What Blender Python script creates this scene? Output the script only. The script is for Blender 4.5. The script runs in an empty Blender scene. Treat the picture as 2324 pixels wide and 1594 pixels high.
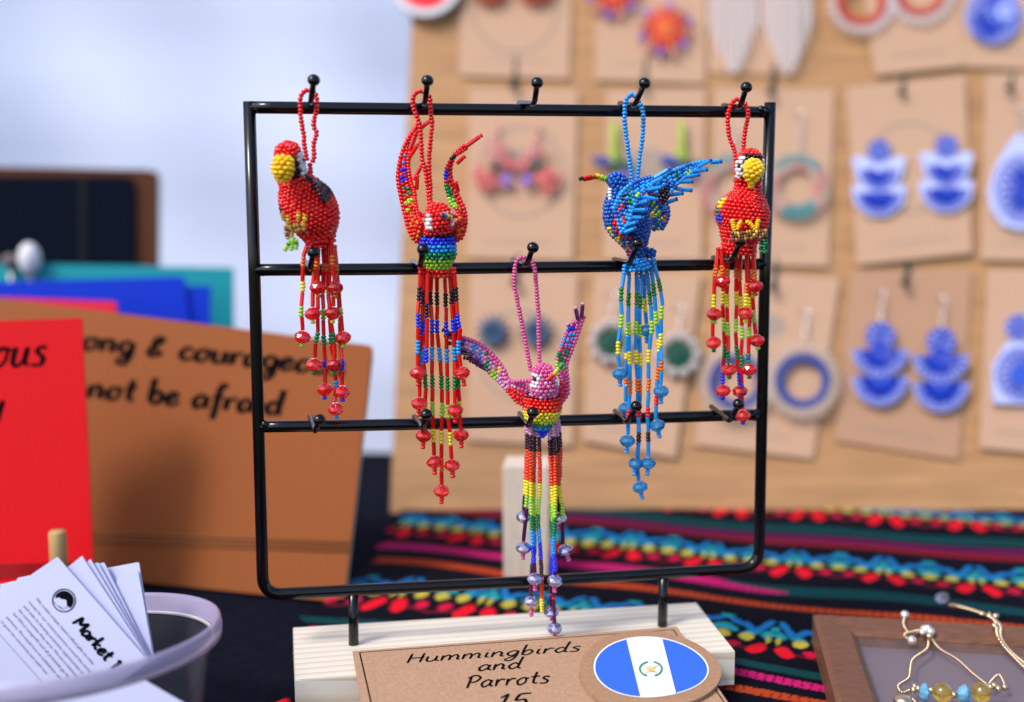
import bpy, math, random
import numpy as np
from mathutils import Vector, Matrix
random.seed(7); R_=math.radians
C=bpy.context.scene.collection
sc=bpy.context.scene
# ---------------- camera, sky, sun, exposure ----------------
HC=0.23; PITCH=R_(7.84); F=2717.0; CX,CY=1162.0,797.0
cam=bpy.data.cameras.new('camera'); camo=bpy.data.objects.new('camera',cam); C.objects.link(camo)
camo.location=(0,0,HC); camo.rotation_euler=(math.pi/2-PITCH,0,0)
cam.sensor_width=36; cam.lens=36*F/2324; cam.clip_start=.01; cam.clip_end=500
cam.dof.use_dof=True; cam.dof.focus_distance=.529; cam.dof.aperture_fstop=3.4; cam.dof.aperture_blades=0
sc.camera=camo
w=bpy.data.worlds.new('World'); sc.world=w; w.use_nodes=True
nt=w.node_tree; nt.nodes.clear()
sky=nt.nodes.new('ShaderNodeTexSky'); sky.sky_type='NISHITA'; sky.sun_disc=False
SUN_EL,SUN_AZ=R_(50),R_(-128)      # azimuth clockwise from +Y: the sun stands behind the camera, to the left
sky.sun_elevation=SUN_EL; sky.sun_rotation=SUN_AZ
sky.air_density=1.0; sky.dust_density=2.5; sky.ozone_density=1.5
bg=nt.nodes.new('ShaderNodeBackground'); bg.inputs[1].default_value=.11
ow=nt.nodes.new('ShaderNodeOutputWorld'); nt.links.new(sky.outputs[0],bg.inputs[0]); nt.links.new(bg.outputs[0],ow.inputs[0])
sl=bpy.data.lights.new('sun','SUN'); sl.energy=1.0; sl.angle=R_(14); sl.color=(1,.97,.93)
so=bpy.data.objects.new('sun',sl); C.objects.link(so)
sd=Vector((math.sin(SUN_AZ)*math.cos(SUN_EL),math.cos(SUN_AZ)*math.cos(SUN_EL),math.sin(SUN_EL)))
so.rotation_euler=sd.to_track_quat('Z','Y').to_euler(); so.location=sd*3
sc.view_settings.view_transform='Standard'; sc.view_settings.look='None'
sc.view_settings.exposure=1.15; sc.view_settings.gamma=1
# ---------------- helpers ----------------
U=.203e-3       # one unit of the sizes below (about 0.2 mm)
CAM=Vector((0,0,HC)); FW=Vector((0,math.cos(PITCH),-math.sin(PITCH))); UP=Vector((0,math.sin(PITCH),math.cos(PITCH))); RT=Vector((1,0,0))
def ray(x,y): return FW+RT*((x-CX)/F)-UP*((y-CY)/F)
class Plane:
    def __init__(s,p,n): s.p=Vector(p); s.n=Vector(n).normalized()
    def at(s,x,y,off=0):
        d=ray(x,y); q=s.p+s.n*off
        return CAM+d*((q-CAM).dot(s.n)/d.dot(s.n))
def ground(x,y,z=0): return Plane((0,0,z),(0,0,1)).at(x,y)
def upright(p,yaw=0,lean=0):
    """plane through p; yaw turns its right end away, lean tips its top away"""
    ya,le=R_(yaw),R_(lean)
    return Plane(p,(math.sin(ya)*math.cos(le),-math.cos(ya)*math.cos(le),math.sin(le)))
RACK=upright(Plane((0,0,.0205),(0,0,1)).at(1504,1421),9.1)
def rk(x,y,off=0): return RACK.at(x,y,off*1e-3)    # off in mm towards the viewer
def srgb(r,g,b):
    f=lambda c:(c/255/12.92 if c/255<=.04045 else ((c/255+.055)/1.055)**2.4)
    return (f(r),f(g),f(b),1)
MATS={}
def mat(name,col,rough=.5,**k):
    if name in MATS: return MATS[name]
    m=bpy.data.materials.new(name); m.use_nodes=True; b=m.node_tree.nodes['Principled BSDF']
    b.inputs['Base Color'].default_value=tuple(col) if len(col)==4 else (*col,1)
    b.inputs['Roughness'].default_value=rough
    b.inputs['Specular IOR Level'].default_value=.22 if rough>.3 else .4
    nm=dict(metal='Metallic',trans='Transmission Weight',ior='IOR',coat='Coat Weight',film='Thin Film Thickness',sss='Subsurface Weight',alpha='Alpha',spec='Specular IOR Level',sheen='Sheen Weight')
    for a,v in k.items():
        if a in nm: b.inputs[nm[a]].default_value=v
    if k.get('sss'): b.inputs['Subsurface Radius'].default_value=(.002,.002,.002)
    n=m.node_tree; N=n.nodes.new
    if k.get('noise'):      # (scale, amount, stretch)
        s,a,st=k['noise']
        tc=N('ShaderNodeTexCoord'); mp=N('ShaderNodeMapping'); mp.inputs['Scale'].default_value=st
        nz=N('ShaderNodeTexNoise'); nz.inputs['Scale'].default_value=s; nz.inputs['Detail'].default_value=6
        mx=N('ShaderNodeMix'); mx.data_type='RGBA'; mx.blend_type='MULTIPLY'; mx.inputs[0].default_value=1
        cr=N('ShaderNodeMapRange'); cr.inputs['From Min'].default_value=.3; cr.inputs['From Max'].default_value=.7
        cr.inputs['To Min'].default_value=1-a; cr.inputs['To Max'].default_value=1+a*.5
        n.links.new(tc.outputs['Object'],mp.inputs[0]); n.links.new(mp.outputs[0],nz.inputs[0])
        n.links.new(nz.outputs[0],cr.inputs[0]); mx.inputs[6].default_value=b.inputs['Base Color'].default_value
        n.links.new(cr.outputs[0],mx.inputs[7]); n.links.new(mx.outputs[2],b.inputs['Base Color'])
        if k.get('bump'):
            bp=N('ShaderNodeBump'); bp.inputs['Strength'].default_value=k['bump']; bp.inputs['Distance'].default_value=.0005
            n.links.new(nz.outputs[0],bp.inputs['Height']); n.links.new(bp.outputs[0],b.inputs['Normal'])
    MATS[name]=m; return m
def tag(o,label=None,cat=None,group=None,kind=None):
    if label: o['label']=label
    if cat: o['category']=cat
    if group: o['group']=group
    if kind: o['kind']=kind
    return o
def thing(name,loc,label,cat,group=None):
    o=bpy.data.objects.new(name,None); o.location=loc; o.empty_display_size=.01; C.objects.link(o)
    o['_b']=tuple(loc); return tag(o,label,cat,group)
BASE={}
def baseof(p): return Vector((0,0,0)) if p is None else BASE.get(p.name,Vector(p.get('_b',(0,0,0))))
def link(name,me,parent=None):
    o=bpy.data.objects.new(name,me); C.objects.link(o)
    if parent: o.parent=parent; BASE[o.name]=baseof(parent)
    return o
class MB:
    """collects world-space geometry with several materials, built as one mesh"""
    def __init__(s): s.v=[];s.f=[];s.mi=[];s.sm=[];s.mats=[]
    def mid(s,m):
        if m not in s.mats: s.mats.append(m)
        return s.mats.index(m)
    def add(s,vs,fs,m,smooth=True):
        o=len(s.v); i=s.mid(m); s.v.extend(tuple(v) for v in vs)
        for f in fs: s.f.append(tuple(a+o for a in f)); s.mi.append(i); s.sm.append(smooth)
    def tube(s,pts,r,m,n=10,caps=True):
        pts=[Vector(p) for p in pts]; rr=r if hasattr(r,'__len__') else [r]*len(pts)
        vs=[];fs=[]; prev=None
        for i,p in enumerate(pts):
            t=(pts[min(i+1,len(pts)-1)]-pts[max(i-1,0)]).normalized()
            if prev is None: a=t.orthogonal().normalized()
            else:
                a=(prev-t*prev.dot(t)); a=a.normalized() if a.length>1e-9 else t.orthogonal().normalized()
            prev=a; b=t.cross(a)
            for k in range(n):
                q=2*math.pi*k/n; vs.append(p+(a*math.cos(q)+b*math.sin(q))*rr[i])
        for i in range(len(pts)-1):
            for k in range(n):
                k2=(k+1)%n; fs.append((i*n+k,i*n+k2,(i+1)*n+k2,(i+1)*n+k))
        if caps: fs.append(tuple(range(n-1,-1,-1))); fs.append(tuple((len(pts)-1)*n+k for k in range(n)))
        s.add(vs,fs,m)
    def ball(s,c,r,m,nu=16,nv=10,axis=None,sz=1.0):
        c=Vector(c); M=frame(axis) if axis is not None else Matrix.Identity(3)
        vs=[c+M@Vector((0,0,r*sz))]
        for j in range(1,nv):
            t=math.pi*j/nv
            for i in range(nu):
                p=2*math.pi*i/nu; vs.append(c+M@Vector((r*math.sin(t)*math.cos(p),r*math.sin(t)*math.sin(p),r*sz*math.cos(t))))
        vs.append(c-M@Vector((0,0,r*sz))); fs=[]
        for i in range(nu): fs.append((0,1+i,1+(i+1)%nu))
        for j in range(nv-2):
            for i in range(nu):
                a=1+j*nu+i; b=1+j*nu+(i+1)%nu; fs.append((a,a+nu,b+nu,b))
        l=len(vs)-1; o=1+(nv-2)*nu
        for i in range(nu): fs.append((l,o+(i+1)%nu,o+i))
        s.add(vs,fs,m)
    def box(s,c8,m):
        s.add(c8,[(0,1,2,3),(7,6,5,4),(0,4,5,1),(1,5,6,2),(2,6,7,3),(3,7,4,0)],m,False)
    def prism(s,front,back,m,msides=None):
        n=len(front); s.add(list(front)+list(back),[tuple(range(n))],m,False)
        o=[];
        s.add(list(front)+list(back),[tuple(range(2*n-1,n-1,-1))]+[(i,n+i,n+(i+1)%n,(i+1)%n) for i in range(n)],msides or m,False)
    def build(s,name,parent=None):
        b=baseof(parent); me=bpy.data.meshes.new(name)
        me.from_pydata([(x-b[0],y-b[1],z-b[2]) for x,y,z in s.v],[],s.f)
        for m in s.mats: me.materials.append(m)
        me.polygons.foreach_set('material_index',s.mi); me.polygons.foreach_set('use_smooth',s.sm)
        me.update(); return link(name,me,parent)
def frame(axis):
    z=Vector(axis).normalized(); x=z.orthogonal().normalized(); y=z.cross(x)
    return Matrix((x,y,z)).transposed()
def cr(pts,step=None,n=8):
    """smooth curve through points"""
    P=[Vector(p) for p in pts]
    if len(P)<3: out=[P[0].lerp(P[-1],i/n) for i in range(n+1)]
    else:
        P=[P[0]*2-P[1]]+P+[P[-1]*2-P[-2]]; out=[]
        for i in range(1,len(P)-2):
            a,b,c,d=P[i-1:i+3]
            for k in range(n):
                t=k/n; out.append(.5*((2*b)+(c-a)*t+(2*a-5*b+4*c-d)*t*t+(3*b-a-3*c+d)*t**3))
        out.append(P[-2])
    if step is None: return out
    return resample(out,step)
def resample(pts,step=None,count=None):
    L=[0]
    for a,b in zip(pts,pts[1:]): L.append(L[-1]+(b-a).length)
    if count is None: count=max(2,int(round(L[-1]/step))+1)
    out=[];j=0
    for i in range(count):
        s=L[-1]*i/(count-1)
        while j<len(L)-2 and L[j+1]<s: j+=1
        t=(s-L[j])/max(1e-12,L[j+1]-L[j]); out.append(pts[j].lerp(pts[j+1],min(1,t)))
    return out
def quad_slab(name,pl,quad,th,rad,m,parent=None,off=0,msides=None,front_only=False):
    """rounded card or board whose front face lies in plane pl (offset in m), thickness th behind it"""
    P=[pl.at(x,y,off) for x,y in quad]; out=[]
    for i in range(4):
        a,b,c=P[i-1],P[i],P[(i+1)%4]
        if rad<=0: out.append(b); continue
        u=(a-b).normalized(); v=(c-b).normalized()
        for k in range(5):
            t=k/4; out.append((b+u*rad)*(1-t)**2+b*2*t*(1-t)+(b+v*rad)*t*t)
    mb=MB(); mb.prism(out[::-1],[p-pl.n*th for p in out][::-1],m,msides)
    return mb.build(name,parent)
# ---------- beads ----------
def bead_geo(nu=8):
    vs=[];fs=[]; prof=[(-.72,.55),(-.42,.93),(.0,1.04),(.42,.93),(.72,.55)]
    for z,r in prof:
        for i in range(nu):
            p=2*math.pi*i/nu; vs.append((r*math.cos(p),r*math.sin(p),z))
    for j in range(len(prof)-1):
        for i in range(nu):
            k=(i+1)%nu; fs.append((j*nu+i,j*nu+k,(j+1)*nu+k,(j+1)*nu+i))
    fs.append(tuple(range(nu-1,-1,-1))); fs.append(tuple((len(prof)-1)*nu+i for i in range(nu)))
    return np.array(vs),fs
BV,BF=bead_geo()
GL={'r':('red glass',(.92,.010,.008)),'o':('orange glass',(.90,.16,.008)),'y':('yellow glass',(.90,.76,.015)),'l':('lime glass',(.38,.74,.04)),
 'g':('green glass',(.005,.24,.05)),'b':('deep blue glass',(.012,.03,.85)),'s':('sky blue glass',(.015,.36,.92)),'k':('dark purple glass',(.028,.003,.016)),
 'p':('pink glass',(.80,.11,.34)),'q':('lilac glass',(.75,.36,.60)),'Y':('opaque yellow bead',(.95,.58,.004)),'w':('opaque white bead',(.8,.8,.82)),
 'K':('opaque black bead',(.003,.003,.003)),'m':('amber glass',(.55,.26,.02)),'n':('brown glass',(.16,.055,.03)),'c':('clear glass',(.75,.7,.72)),
 't':('blue body glass',(.006,.115,.54)),'R':('orange red glass',(.90,.055,.006)),'v':('violet glass',(.10,.01,.10)),'e':('emerald glass',(.0,.32,.09))}
def gm(ch):
    n,c=GL[ch]
    op=ch in 'YwK'
    return mat(n,c,.14 if not op else .22,coat=.25,trans=0 if op else .15,ior=1.5)
BM={}
def bead_mesh(ch):
    if ch not in BM:
        me=bpy.data.meshes.new('seed_bead_'+GL[ch][0].replace(' ','_')); me.from_pydata([tuple(v) for v in BV],[],BF)
        me.materials.append(gm(ch)); me.polygons.foreach_set('use_smooth',[True]*len(BF)); BM[ch]=me
    return BM[ch]
def bugle_mesh(ch,m=None):
    key='B'+ch
    if key not in BM:
        n=8; vs=[];fs=[]
        for z,r in ((-.5,.8),(-.47,1),(.47,1),(.5,.8)):
            for i in range(n): p=2*math.pi*i/n; vs.append((r*math.cos(p),r*math.sin(p),z))
        for j in range(3):
            for i in range(n): k=(i+1)%n; fs.append((j*n+i,j*n+k,(j+1)*n+k,(j+1)*n+i))
        fs.append(tuple(range(n-1,-1,-1))); fs.append(tuple(3*n+i for i in range(n)))
        me=bpy.data.meshes.new('bugle_bead'); me.from_pydata(vs,[],fs)
        nm,c=GL[ch]; me.materials.append(mat('bugle '+nm,c,.17,coat=.3,trans=.2,metal=.1)); BM[key]=me
    return BM[key]
def crystal_mesh(ch):
    key='C'+ch
    if key not in BM:
        n=9; rings=[(.80,.36,0),(.45,.82,.5),(0,1.0,0),(-.45,.82,.5),(-.80,.36,0)]; vs=[];fs=[]
        for z,r,o in rings:
            for i in range(n): p=2*math.pi*(i+o)/n; vs.append((r*math.cos(p),r*math.sin(p),z))
        for j in range(4):
            up=rings[j][2]==0
            for i in range(n):
                k=(i+1)%n; a,b,c,d=j*n+i,j*n+k,(j+1)*n+i,(j+1)*n+k
                if up: fs+= [(a,c,b),(b,c,d)]
                else: fs+= [(a,c,d),(a,d,b)]
        fs=[f[::-1] for f in fs]
        fs.append(tuple(range(n))); fs.append(tuple(4*n+i for i in range(n-1,-1,-1)))
        fs=[f[::-1] for f in fs]
        me=bpy.data.meshes.new('crystal_bead'); me.from_pydata(vs,[],fs)
        col={'r':(1,.02,.02),'s':(.05,.36,.78),'v':(.42,.38,.58)}[ch]
        me.materials.append(mat('faceted crystal '+ch,col,.03,trans=.7 if ch!='v' else .1,ior=1.55,coat=.35,film=430 if ch!='r' else 0,metal=0 if ch!='v' else .8))
        BM[key]=me
    return BM[key]
def inst(name,me,parent,pos,axis,sc3,twist=None):
    o=bpy.data.objects.new(name,me); C.objects.link(o); o.parent=parent
    M=frame(axis).to_4x4()
    if twist is None: twist=random.uniform(0,6.28)
    M=M@Matrix.Rotation(twist,4,'Z')@Matrix.Diagonal((*sc3,1)); M.translation=Vector(pos)-baseof(parent)
    o.matrix_basis=M; return o
def bead_into(mb,pos,axis,ch,rx,rz):
    M=np.array(frame(axis)); t=random.uniform(0,.8); ca,sa=math.cos(t),math.sin(t)
    v=BV.copy(); v[:,0],v[:,1]=BV[:,0]*ca-BV[:,1]*sa,BV[:,0]*sa+BV[:,1]*ca
    v=v*np.array((rx*.95,rx*.95,rz*1.28)); v=v@M.T+np.array(pos); mb.add(v.tolist(),BF,gm(ch))
THREAD=None
def string(name,parent,pts,tokens,r=5.6,h=7.6,crys='r',bug='r'):
    """threaded beads along a curve. tokens: B bugle, C crystal, letters = seed beads"""
    if len(tokens)>12 and name=='tassel_strand':
        pts=[pts[0]]+[p+Vector((random.uniform(-1.8,1.8)*U,random.uniform(-3,3)*U,0)) for p in pts[1:-1]]+[pts[-1]]
    pts=cr(pts,n=8); L=sum(((b-a).length for a,b in zip(pts,pts[1:])))/U
    nb=tokens.count('B'); nc=tokens.count('C'); ns=len(tokens)-nb-nc
    if nb: bl=max(8,(L-ns*h-nc*28)/nb); k=L/(bl*nb+ns*h+nc*28)
    else: bl=0; k=L/(ns*h+nc*28)
    mb=MB(); mb.tube(resample(pts,step=12*U),.8*U,mat('nylon thread',(.6,.6,.6),.5),5); th=mb.build(name,parent)
    dense=resample(pts,count=400); s=0
    def pos(x):
        t=min(max(x/L,0),1)*399; i=min(int(t),398); p=dense[i].lerp(dense[i+1],t-i); a=dense[min(i+4,399)]-dense[max(i-4,0)]
        return p,a
    for c in tokens:
        l=(bl if c=='B' else 28 if c=='C' else h)*k; p,a=pos(s+l/2); s+=l
        if c=='B': inst('bugle_bead',bugle_mesh(bug),th,p,a.normalized()+Vector((random.uniform(-.05,.05),random.uniform(-.05,.05),0)),(4.6*U,4.6*U,l*.97*U))
        elif c=='C': inst('crystal_bead',crystal_mesh(crys),th,p,(a.normalized()+Vector((random.uniform(-.12,.12),random.uniform(-.12,.12),0))),(18.5*U,18.5*U,16.5*U))
        else:
            j=Vector((random.uniform(-1,1),random.uniform(-1,1),random.uniform(-1,1)))*.16
            rr=r*random.uniform(.92,1.06); inst('seed_bead',bead_mesh(c),th,p+Vector((random.uniform(-.5,.5)*U,0,0)),a.normalized()+j,(rr*U,rr*U,min(l,h)*.70*U))
    return th
def skin(name,parent,spine,colfn,core,row=8.4,pitch=10.2,depth=1.0,off=14,individual=False,r=5.5,fwd=None):
    """body of beads round a spine: spine=[(x,y,radius[,off])]. colfn(row,t,angle)->letter"""
    P=[]
    for s in spine: P.append((rk(s[0],s[1],s[3] if len(s)>3 else off),s[2]))
    cs=cr([p for p,_ in P],n=10); rs=cr([Vector((q,0,0)) for _,q in P],n=10)
    L=[0]
    for (a,b),(ra,rb) in zip(zip(cs,cs[1:]),zip(rs,rs[1:])): L.append(L[-1]+math.hypot((b-a).length,(rb-ra).x*U))
    main=(cs[-1]-cs[0]).normalized()
    n=max(2,int(round(L[-1]/U/row))+1); mb=MB(); core_mb=MB(); ctr=[];cr_=[]
    rows=[]
    for i in range(n):
        s=L[-1]*i/(n-1); j=0
        while j<len(L)-2 and L[j+1]<s: j+=1
        t=(s-L[j])/max(1e-12,L[j+1]-L[j]); c=cs[j].lerp(cs[j+1],t); rad=max(1.,rs[j].lerp(rs[j+1],t).x-3.5)
        ax=((cs[j+1]-cs[j]).normalized()*.2+main).normalized(); f=-ray(CX,CY); f=RACK.n if fwd is None else fwd
        f=(f-ax*f.dot(ax)).normalized(); sd_=ax.cross(f)
        if sd_.x<0: sd_=-sd_
        rows.append((c,rad,ax,f,sd_))
    part_mb=MB(); vs=[];fs=[]; N=18
    for c,rad,ax,f,sd_ in rows:
        for k in range(N):
            q=2*math.pi*k/N; vs.append(c+(sd_*math.sin(q)+f*math.cos(q)*depth)*max(.2,rad-4)*U)
    for i in range(len(rows)-1):
        for k in range(N): fs.append((i*N+k,i*N+(k+1)%N,(i+1)*N+(k+1)%N,(i+1)*N+k))
    fs.append(tuple(range(N))); fs.append(tuple((len(rows)-1)*N+k for k in range(N)))
    part_mb.add(vs,fs,gm(core)); part=part_mb.build(name,parent)
    for i,(c,rad,ax,f,sd_) in enumerate(rows):
        m=max(1,int(round(2*math.pi*rad*(1+depth)/2/pitch)))
        if rad<3: m=1
        for k in range(m):
            q=2*math.pi*(k+.5*(i%2))/m; q=(q+math.pi)%(2*math.pi)-math.pi
            ch=colfn(i,i/(n-1),q)
            if ch is None: continue
            d=(sd_*math.sin(q)+f*math.cos(q)*depth)
            rr=rad if m>1 else 0
            p=c+d*rr*U+Vector((random.uniform(-.95,.95)*U,random.uniform(-.95,.95)*U,random.uniform(-.95,.95)*U))
            ja=ax+Vector((random.uniform(-.2,.2),random.uniform(-.2,.2),random.uniform(-.2,.2)))
            if individual: inst('seed_bead',bead_mesh(ch),part,p,ja,(r*U,r*U,r*.95*U))
            else: bead_into(mb,p,ja,ch,r*U*random.uniform(.87,1.08),r*random.uniform(.74,.86)*U)
    if not individual and mb.v: tag(mb.build('seed_beads',part),kind='stuff')
    if len(rows)>7:      # loose ends of the nylon thread
        tb_=MB()
        for _ in range(7):
            c,rad,ax,f,sd_=random.choice(rows[1:-1]); q=random.uniform(-1.3,1.3); d=sd_*math.sin(q)+f*math.cos(q)*depth
            p=c+d*(rad+4.5)*U; tv=(ax*random.uniform(-1,1)+sd_*random.uniform(-1,1)).normalized()*random.uniform(4,8)*U
            tb_.tube([p-tv-d*2*U,p+d*1.5*U,p+tv-d*1*U],.55*U,mat('nylon thread',(.6,.6,.6),.5),5)
        tag(tb_.build('thread_ends',part),kind='stuff')
    return part
def ribbon(name,parent,e1,e2,colfn,core,rows=None,pitch=8.2,r=5.4,zmap=None):
    """flat bead weave between two edge curves [(x,y,off)]"""
    a=cr([rk(*p) for p in e1],n=8); b=cr([rk(*p) for p in e2],n=8)
    L=max(sum((q-p).length for p,q in zip(c,c[1:])) for c in (a,b))/U; n=int(L/pitch)+1
    a=resample(a,count=n); b=resample(b,count=n)
    W=max((p-q).length for p,q in zip(a,b))/U
    mb=MB(); part=MB(); vs=[];fs=[]
    for p,q in zip(a,b): vs+=[p,q,p-RACK.n*2*U,q-RACK.n*2*U]
    for i in range(n-1):
        o=i*4; fs+=[(o,o+1,o+5,o+4),(o+2,o+6,o+7,o+3),(o,o+4,o+6,o+2),(o+1,o+3,o+7,o+5)]
    part.add(vs,fs,gm(core)); part=part.build(name,parent)
    for i in range(n):
        wi=(a[i]-b[i]).length/U; m=max(1,int(round(wi/9.4)))
        ax=(a[min(i+1,n-1)]-a[max(i-1,0)])
        for k in range(m+1):
            v=k/m; 
            p=a[i].lerp(b[i],v)+RACK.n*random.uniform(-.8,1.2)*U
            if 0<k<m and i%2 and i<n-1: p=p+(a[i+1]-a[i])*.25
            ch=colfn(i/(n-1),v)
            if ch is None: continue
            rr=r*(1.12 if k==0 else 1)*random.uniform(.93,1.05)
            bead_into(mb,p,ax+Vector((random.uniform(-.2,.2),random.uniform(-.2,.2),random.uniform(-.2,.2)))*ax.length,ch,rr*U,rr*.78*U)
    tag(mb.build('seed_beads',part),kind='stuff'); return part
def feather(part,p,q,bug,tip):
    a=rk(*p); b=rk(*q); inst('bugle_bead',bugle_mesh(bug),part,(a+b)/2,b-a,(4.7*U,4.7*U,(b-a).length))
    d=(b-a).normalized(); inst('seed_bead',bead_mesh(tip),part,b+d*3.5*U,d,(5.2*U,5.2*U,4*U))
# ---------------- large structure ----------------
def plane_obj(name,x0,x1,y0,y1,z,m):
    mb=MB(); mb.add([(x0,y0,z),(x1,y0,z),(x1,y1,z),(x0,y1,z)],[(0,1,2,3)],m,False); return mb.build(name)
tag(plane_obj('ground',-60,60,-60,60,-.75,mat('trodden grass',(.07,.09,.04),.9,noise=(6,.5,(1,1,1)))),kind='structure')
# tent wall: white cloth with slow folds, turning towards the viewer at the left
mb=MB(); nx,nz=110,44; vs=[]
for j in range(nz+1):
    for i in range(nx+1):
        x=-1.7+4.6*i/nx; z=-.72+2.6*j/nz
        y=1.75+.012*math.sin(x*9+z*2)+.008*math.sin(x*21+z*6+1)+.02*math.sin(z*3.1+x*2)+.006*math.sin(z*24+x*5)
        if x<-.35: y-=.16*(-.35-x)**1.5
        vs.append((x,y,z))
mb.add(vs,[(j*(nx+1)+i,j*(nx+1)+i+1,(j+1)*(nx+1)+i+1,(j+1)*(nx+1)+i) for j in range(nz) for i in range(nx)],mat('white tent cloth',(.72,.775,.975),.8,noise=(3,.06,(1,1,1))))
tag(mb.build('tent_wall'),'white cloth side wall of the market tent hanging behind the table','tent wall')
# table with black cloth
t=thing('market_table',(.3,.65,-.75),'long trestle table under a plain black tablecloth carrying the whole display','table')
blk=mat('black tablecloth',(.006,.0075,.015),.95,noise=(220,.35,(1,1,1)),bump=.3,spec=.04)
mb=MB(); vs=[]; nx,ny=60,40
def tz(x,y): return -.0012+.0007*math.sin(x*31+y*12)+.0005*math.sin(y*57-x*9)
for j in range(ny+1):
    for i in range(nx+1):
        x=-.9+2.4*i/nx; y=.12+.91*j/ny; vs.append((x,y,tz(x,y)-.001))
fs=[(j*(nx+1)+i,j*(nx+1)+i+1,(j+1)*(nx+1)+i+1,(j+1)*(nx+1)+i) for j in range(ny) for i in range(nx)]
mb.add(vs,fs,blk)
rim=[j for j in range(nx+1)]+[(j)*(nx+1)+nx for j in range(1,ny+1)]+[ny*(nx+1)+i for i in range(nx-1,-1,-1)]+[j*(nx+1) for j in range(ny-1,0,-1)]
top=[Vector(vs[i]) for i in rim]; bot=[]
for k,p in enumerate(top):
    o=Vector((p.x-.3,p.y-.575,0)); o=Vector((o.x/1.2,o.y/.455,0)); o=Vector((1 if o.x>.99 else -1 if o.x<-.99 else 0,1 if o.y>.99 else -1 if o.y<-.99 else 0,0))
    bot.append(Vector((p.x,p.y,-.55))+o*(.03+.02*math.sin(k*.9)))
n=len(top); mb.add(top+bot,[(i,n+i,n+(i+1)%n,(i+1)%n) for i in range(n)],blk); mb.build('tablecloth',t)
def boxpts(x0,x1,y0,y1,z0,z1): return [Vector(p) for p in ((x0,y0,z1),(x1,y0,z1),(x1,y1,z1),(x0,y1,z1),(x0,y0,z0),(x1,y0,z0),(x1,y1,z0),(x0,y1,z0))]
mb=MB(); mb.box(boxpts(-.88,1.48,.14,1.01,-.03,-.006),mat('table plastic',(.6,.6,.58),.5)); mb.build('tabletop',t)
for x in (-.8,1.4):
    for y in (.2,.95):
        mb=MB(); mb.tube([(x,y,-.75),(x,y,-.03)],.014,mat('grey steel',(.3,.3,.3),.4,metal=.8)); mb.build('leg',t)
# ---- woven striped cloth ----
A_=R_(-17.8); ud=Vector((math.cos(A_),math.sin(A_),0)); vd=Vector((-math.sin(A_),math.cos(A_),0))
PER=.127
o0=ground(870,1385)           # a red motif of the second band
pal={'R':(.60,.008,.05),'d':(.003,.004,.009),'b':(.01,.16,.42),'c':(.015,.30,.34),'y':(.50,.40,.05),'r':(.72,.008,.022),'t':(.004,.045,.05),'p':(.55,.012,.13),'o':(.42,.055,.012),'v':(.12,.008,.075),'m':(.20,.008,.02)}
def pat(u,v):
    wv=.42-v/PER; k=math.floor(wv); wv-=k          # 0 far .. 1 near
    s=abs(((u/.050)%1)-.5)*2; s2=abs(((u/.025)%1)-.5)*2; h=((u/.0042)%1)
    if wv<.56:
        c1=abs(((u/.052+.5)%1)-.5)*2          # 0 at the middle of a flower, 1 between two
        q=wv-.05*abs(math.sin(u/.052*math.pi*2))
        wc=.37+.16*c1
        if abs(wv-wc)/.080+((c1-.27)/.21)**2<1: return 'r'
        wc=.35+.05*c1
        if abs(wv-wc)/.042+((c1-.74)/.16)**2<1: return 'R'
        if c1>.45 and abs(wv-(.40+.085*(c1-.3)))<.010: return 'm'
        for cc,rr in ((.52,.17),(1.0,.18),(.10,.06)):
            if abs(wv-.275)/.046+((c1-cc)/rr)**2<1: return 'y'
        for cc,w0,rw,rc,sl_,co in ((.16,.10,.040,.13,.28,'b'),(.30,.17,.034,.16,.22,'b'),(.55,.15,.034,.17,-.14,'b'),(.80,.12,.028,.2,-.16,'b'),(.92,.195,.036,.22,-.12,'c'),(.45,.22,.034,.2,.12,'c'),(.12,.215,.040,.14,.1,'c'),(1.0,.075,.022,.16,.1,'c'),(.0,.15,.03,.1,0,'c')):
            if abs(wv-(w0+sl_*(c1-cc)))/rw+((c1-cc)/rc)**2<1: return co
        return 'd'
    if k==-1:
        if .59<wv<.68: return ('p' if h<.8 else 'v') if u<.19+.02*math.sin(wv*60) else 't'
        if .80<wv<.875: return 'o' if h<.8 else 'm'
        return 'd'
    if k<=-2:
        if .58<wv<.69: return 't'
        if .74<wv<.83: return 'v'
        if .85<wv<.95: return 'm'
        return 'd'
    g=u%1.0
    if .60<wv<.665: return 't'
    if .70<wv<.755:
        return 'p' if h<.8 else 'v'
    if .82<wv<.875: return 'o' if h<.8 else 'm'
    return 'd'
st=.0011; nx=int(.75/st); ny=int(.52/st)
edge_pts=[(.80,-.078),(.70,-.088),(.62,-.112),(.53,-.098),(.45,-.12),(.30,-.12)]
def ledge(y):
    for (a,xa),(b,xb) in zip(edge_pts,edge_pts[1:]):
        if b<=y<=a: return xa+(xb-xa)*(a-y)/(a-b)
    return -.078
xs=np.linspace(0,1,nx+1); ys=np.linspace(.33,.85,ny+1); vs=[];cols=[]
for j,y in enumerate(ys):
    xl=ledge(y)+.003*math.sin(y*160)
    for i,a in enumerate(xs):
        x=xl+(.66-xl)*a; wob=.004*math.sin(x*18+y*7)+.0025*math.sin(x*47+1)+.002*math.sin(y*40+x*11)
        dx,dy=x-o0.x,y-o0.y; u=dx*ud.x+dy*ud.y; v=dx*vd.x+dy*vd.y+wob
        vs.append((x,y,.0012+.0016*max(0,math.sin(x*26+y*31+1))*min(1,a*8)+.0008*math.sin(y*90+x*22)*min(1,a*8)+.0008)); cols.append((*pal[pat(u,v)],1))
me=bpy.data.meshes.new('woven_cloth')
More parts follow.
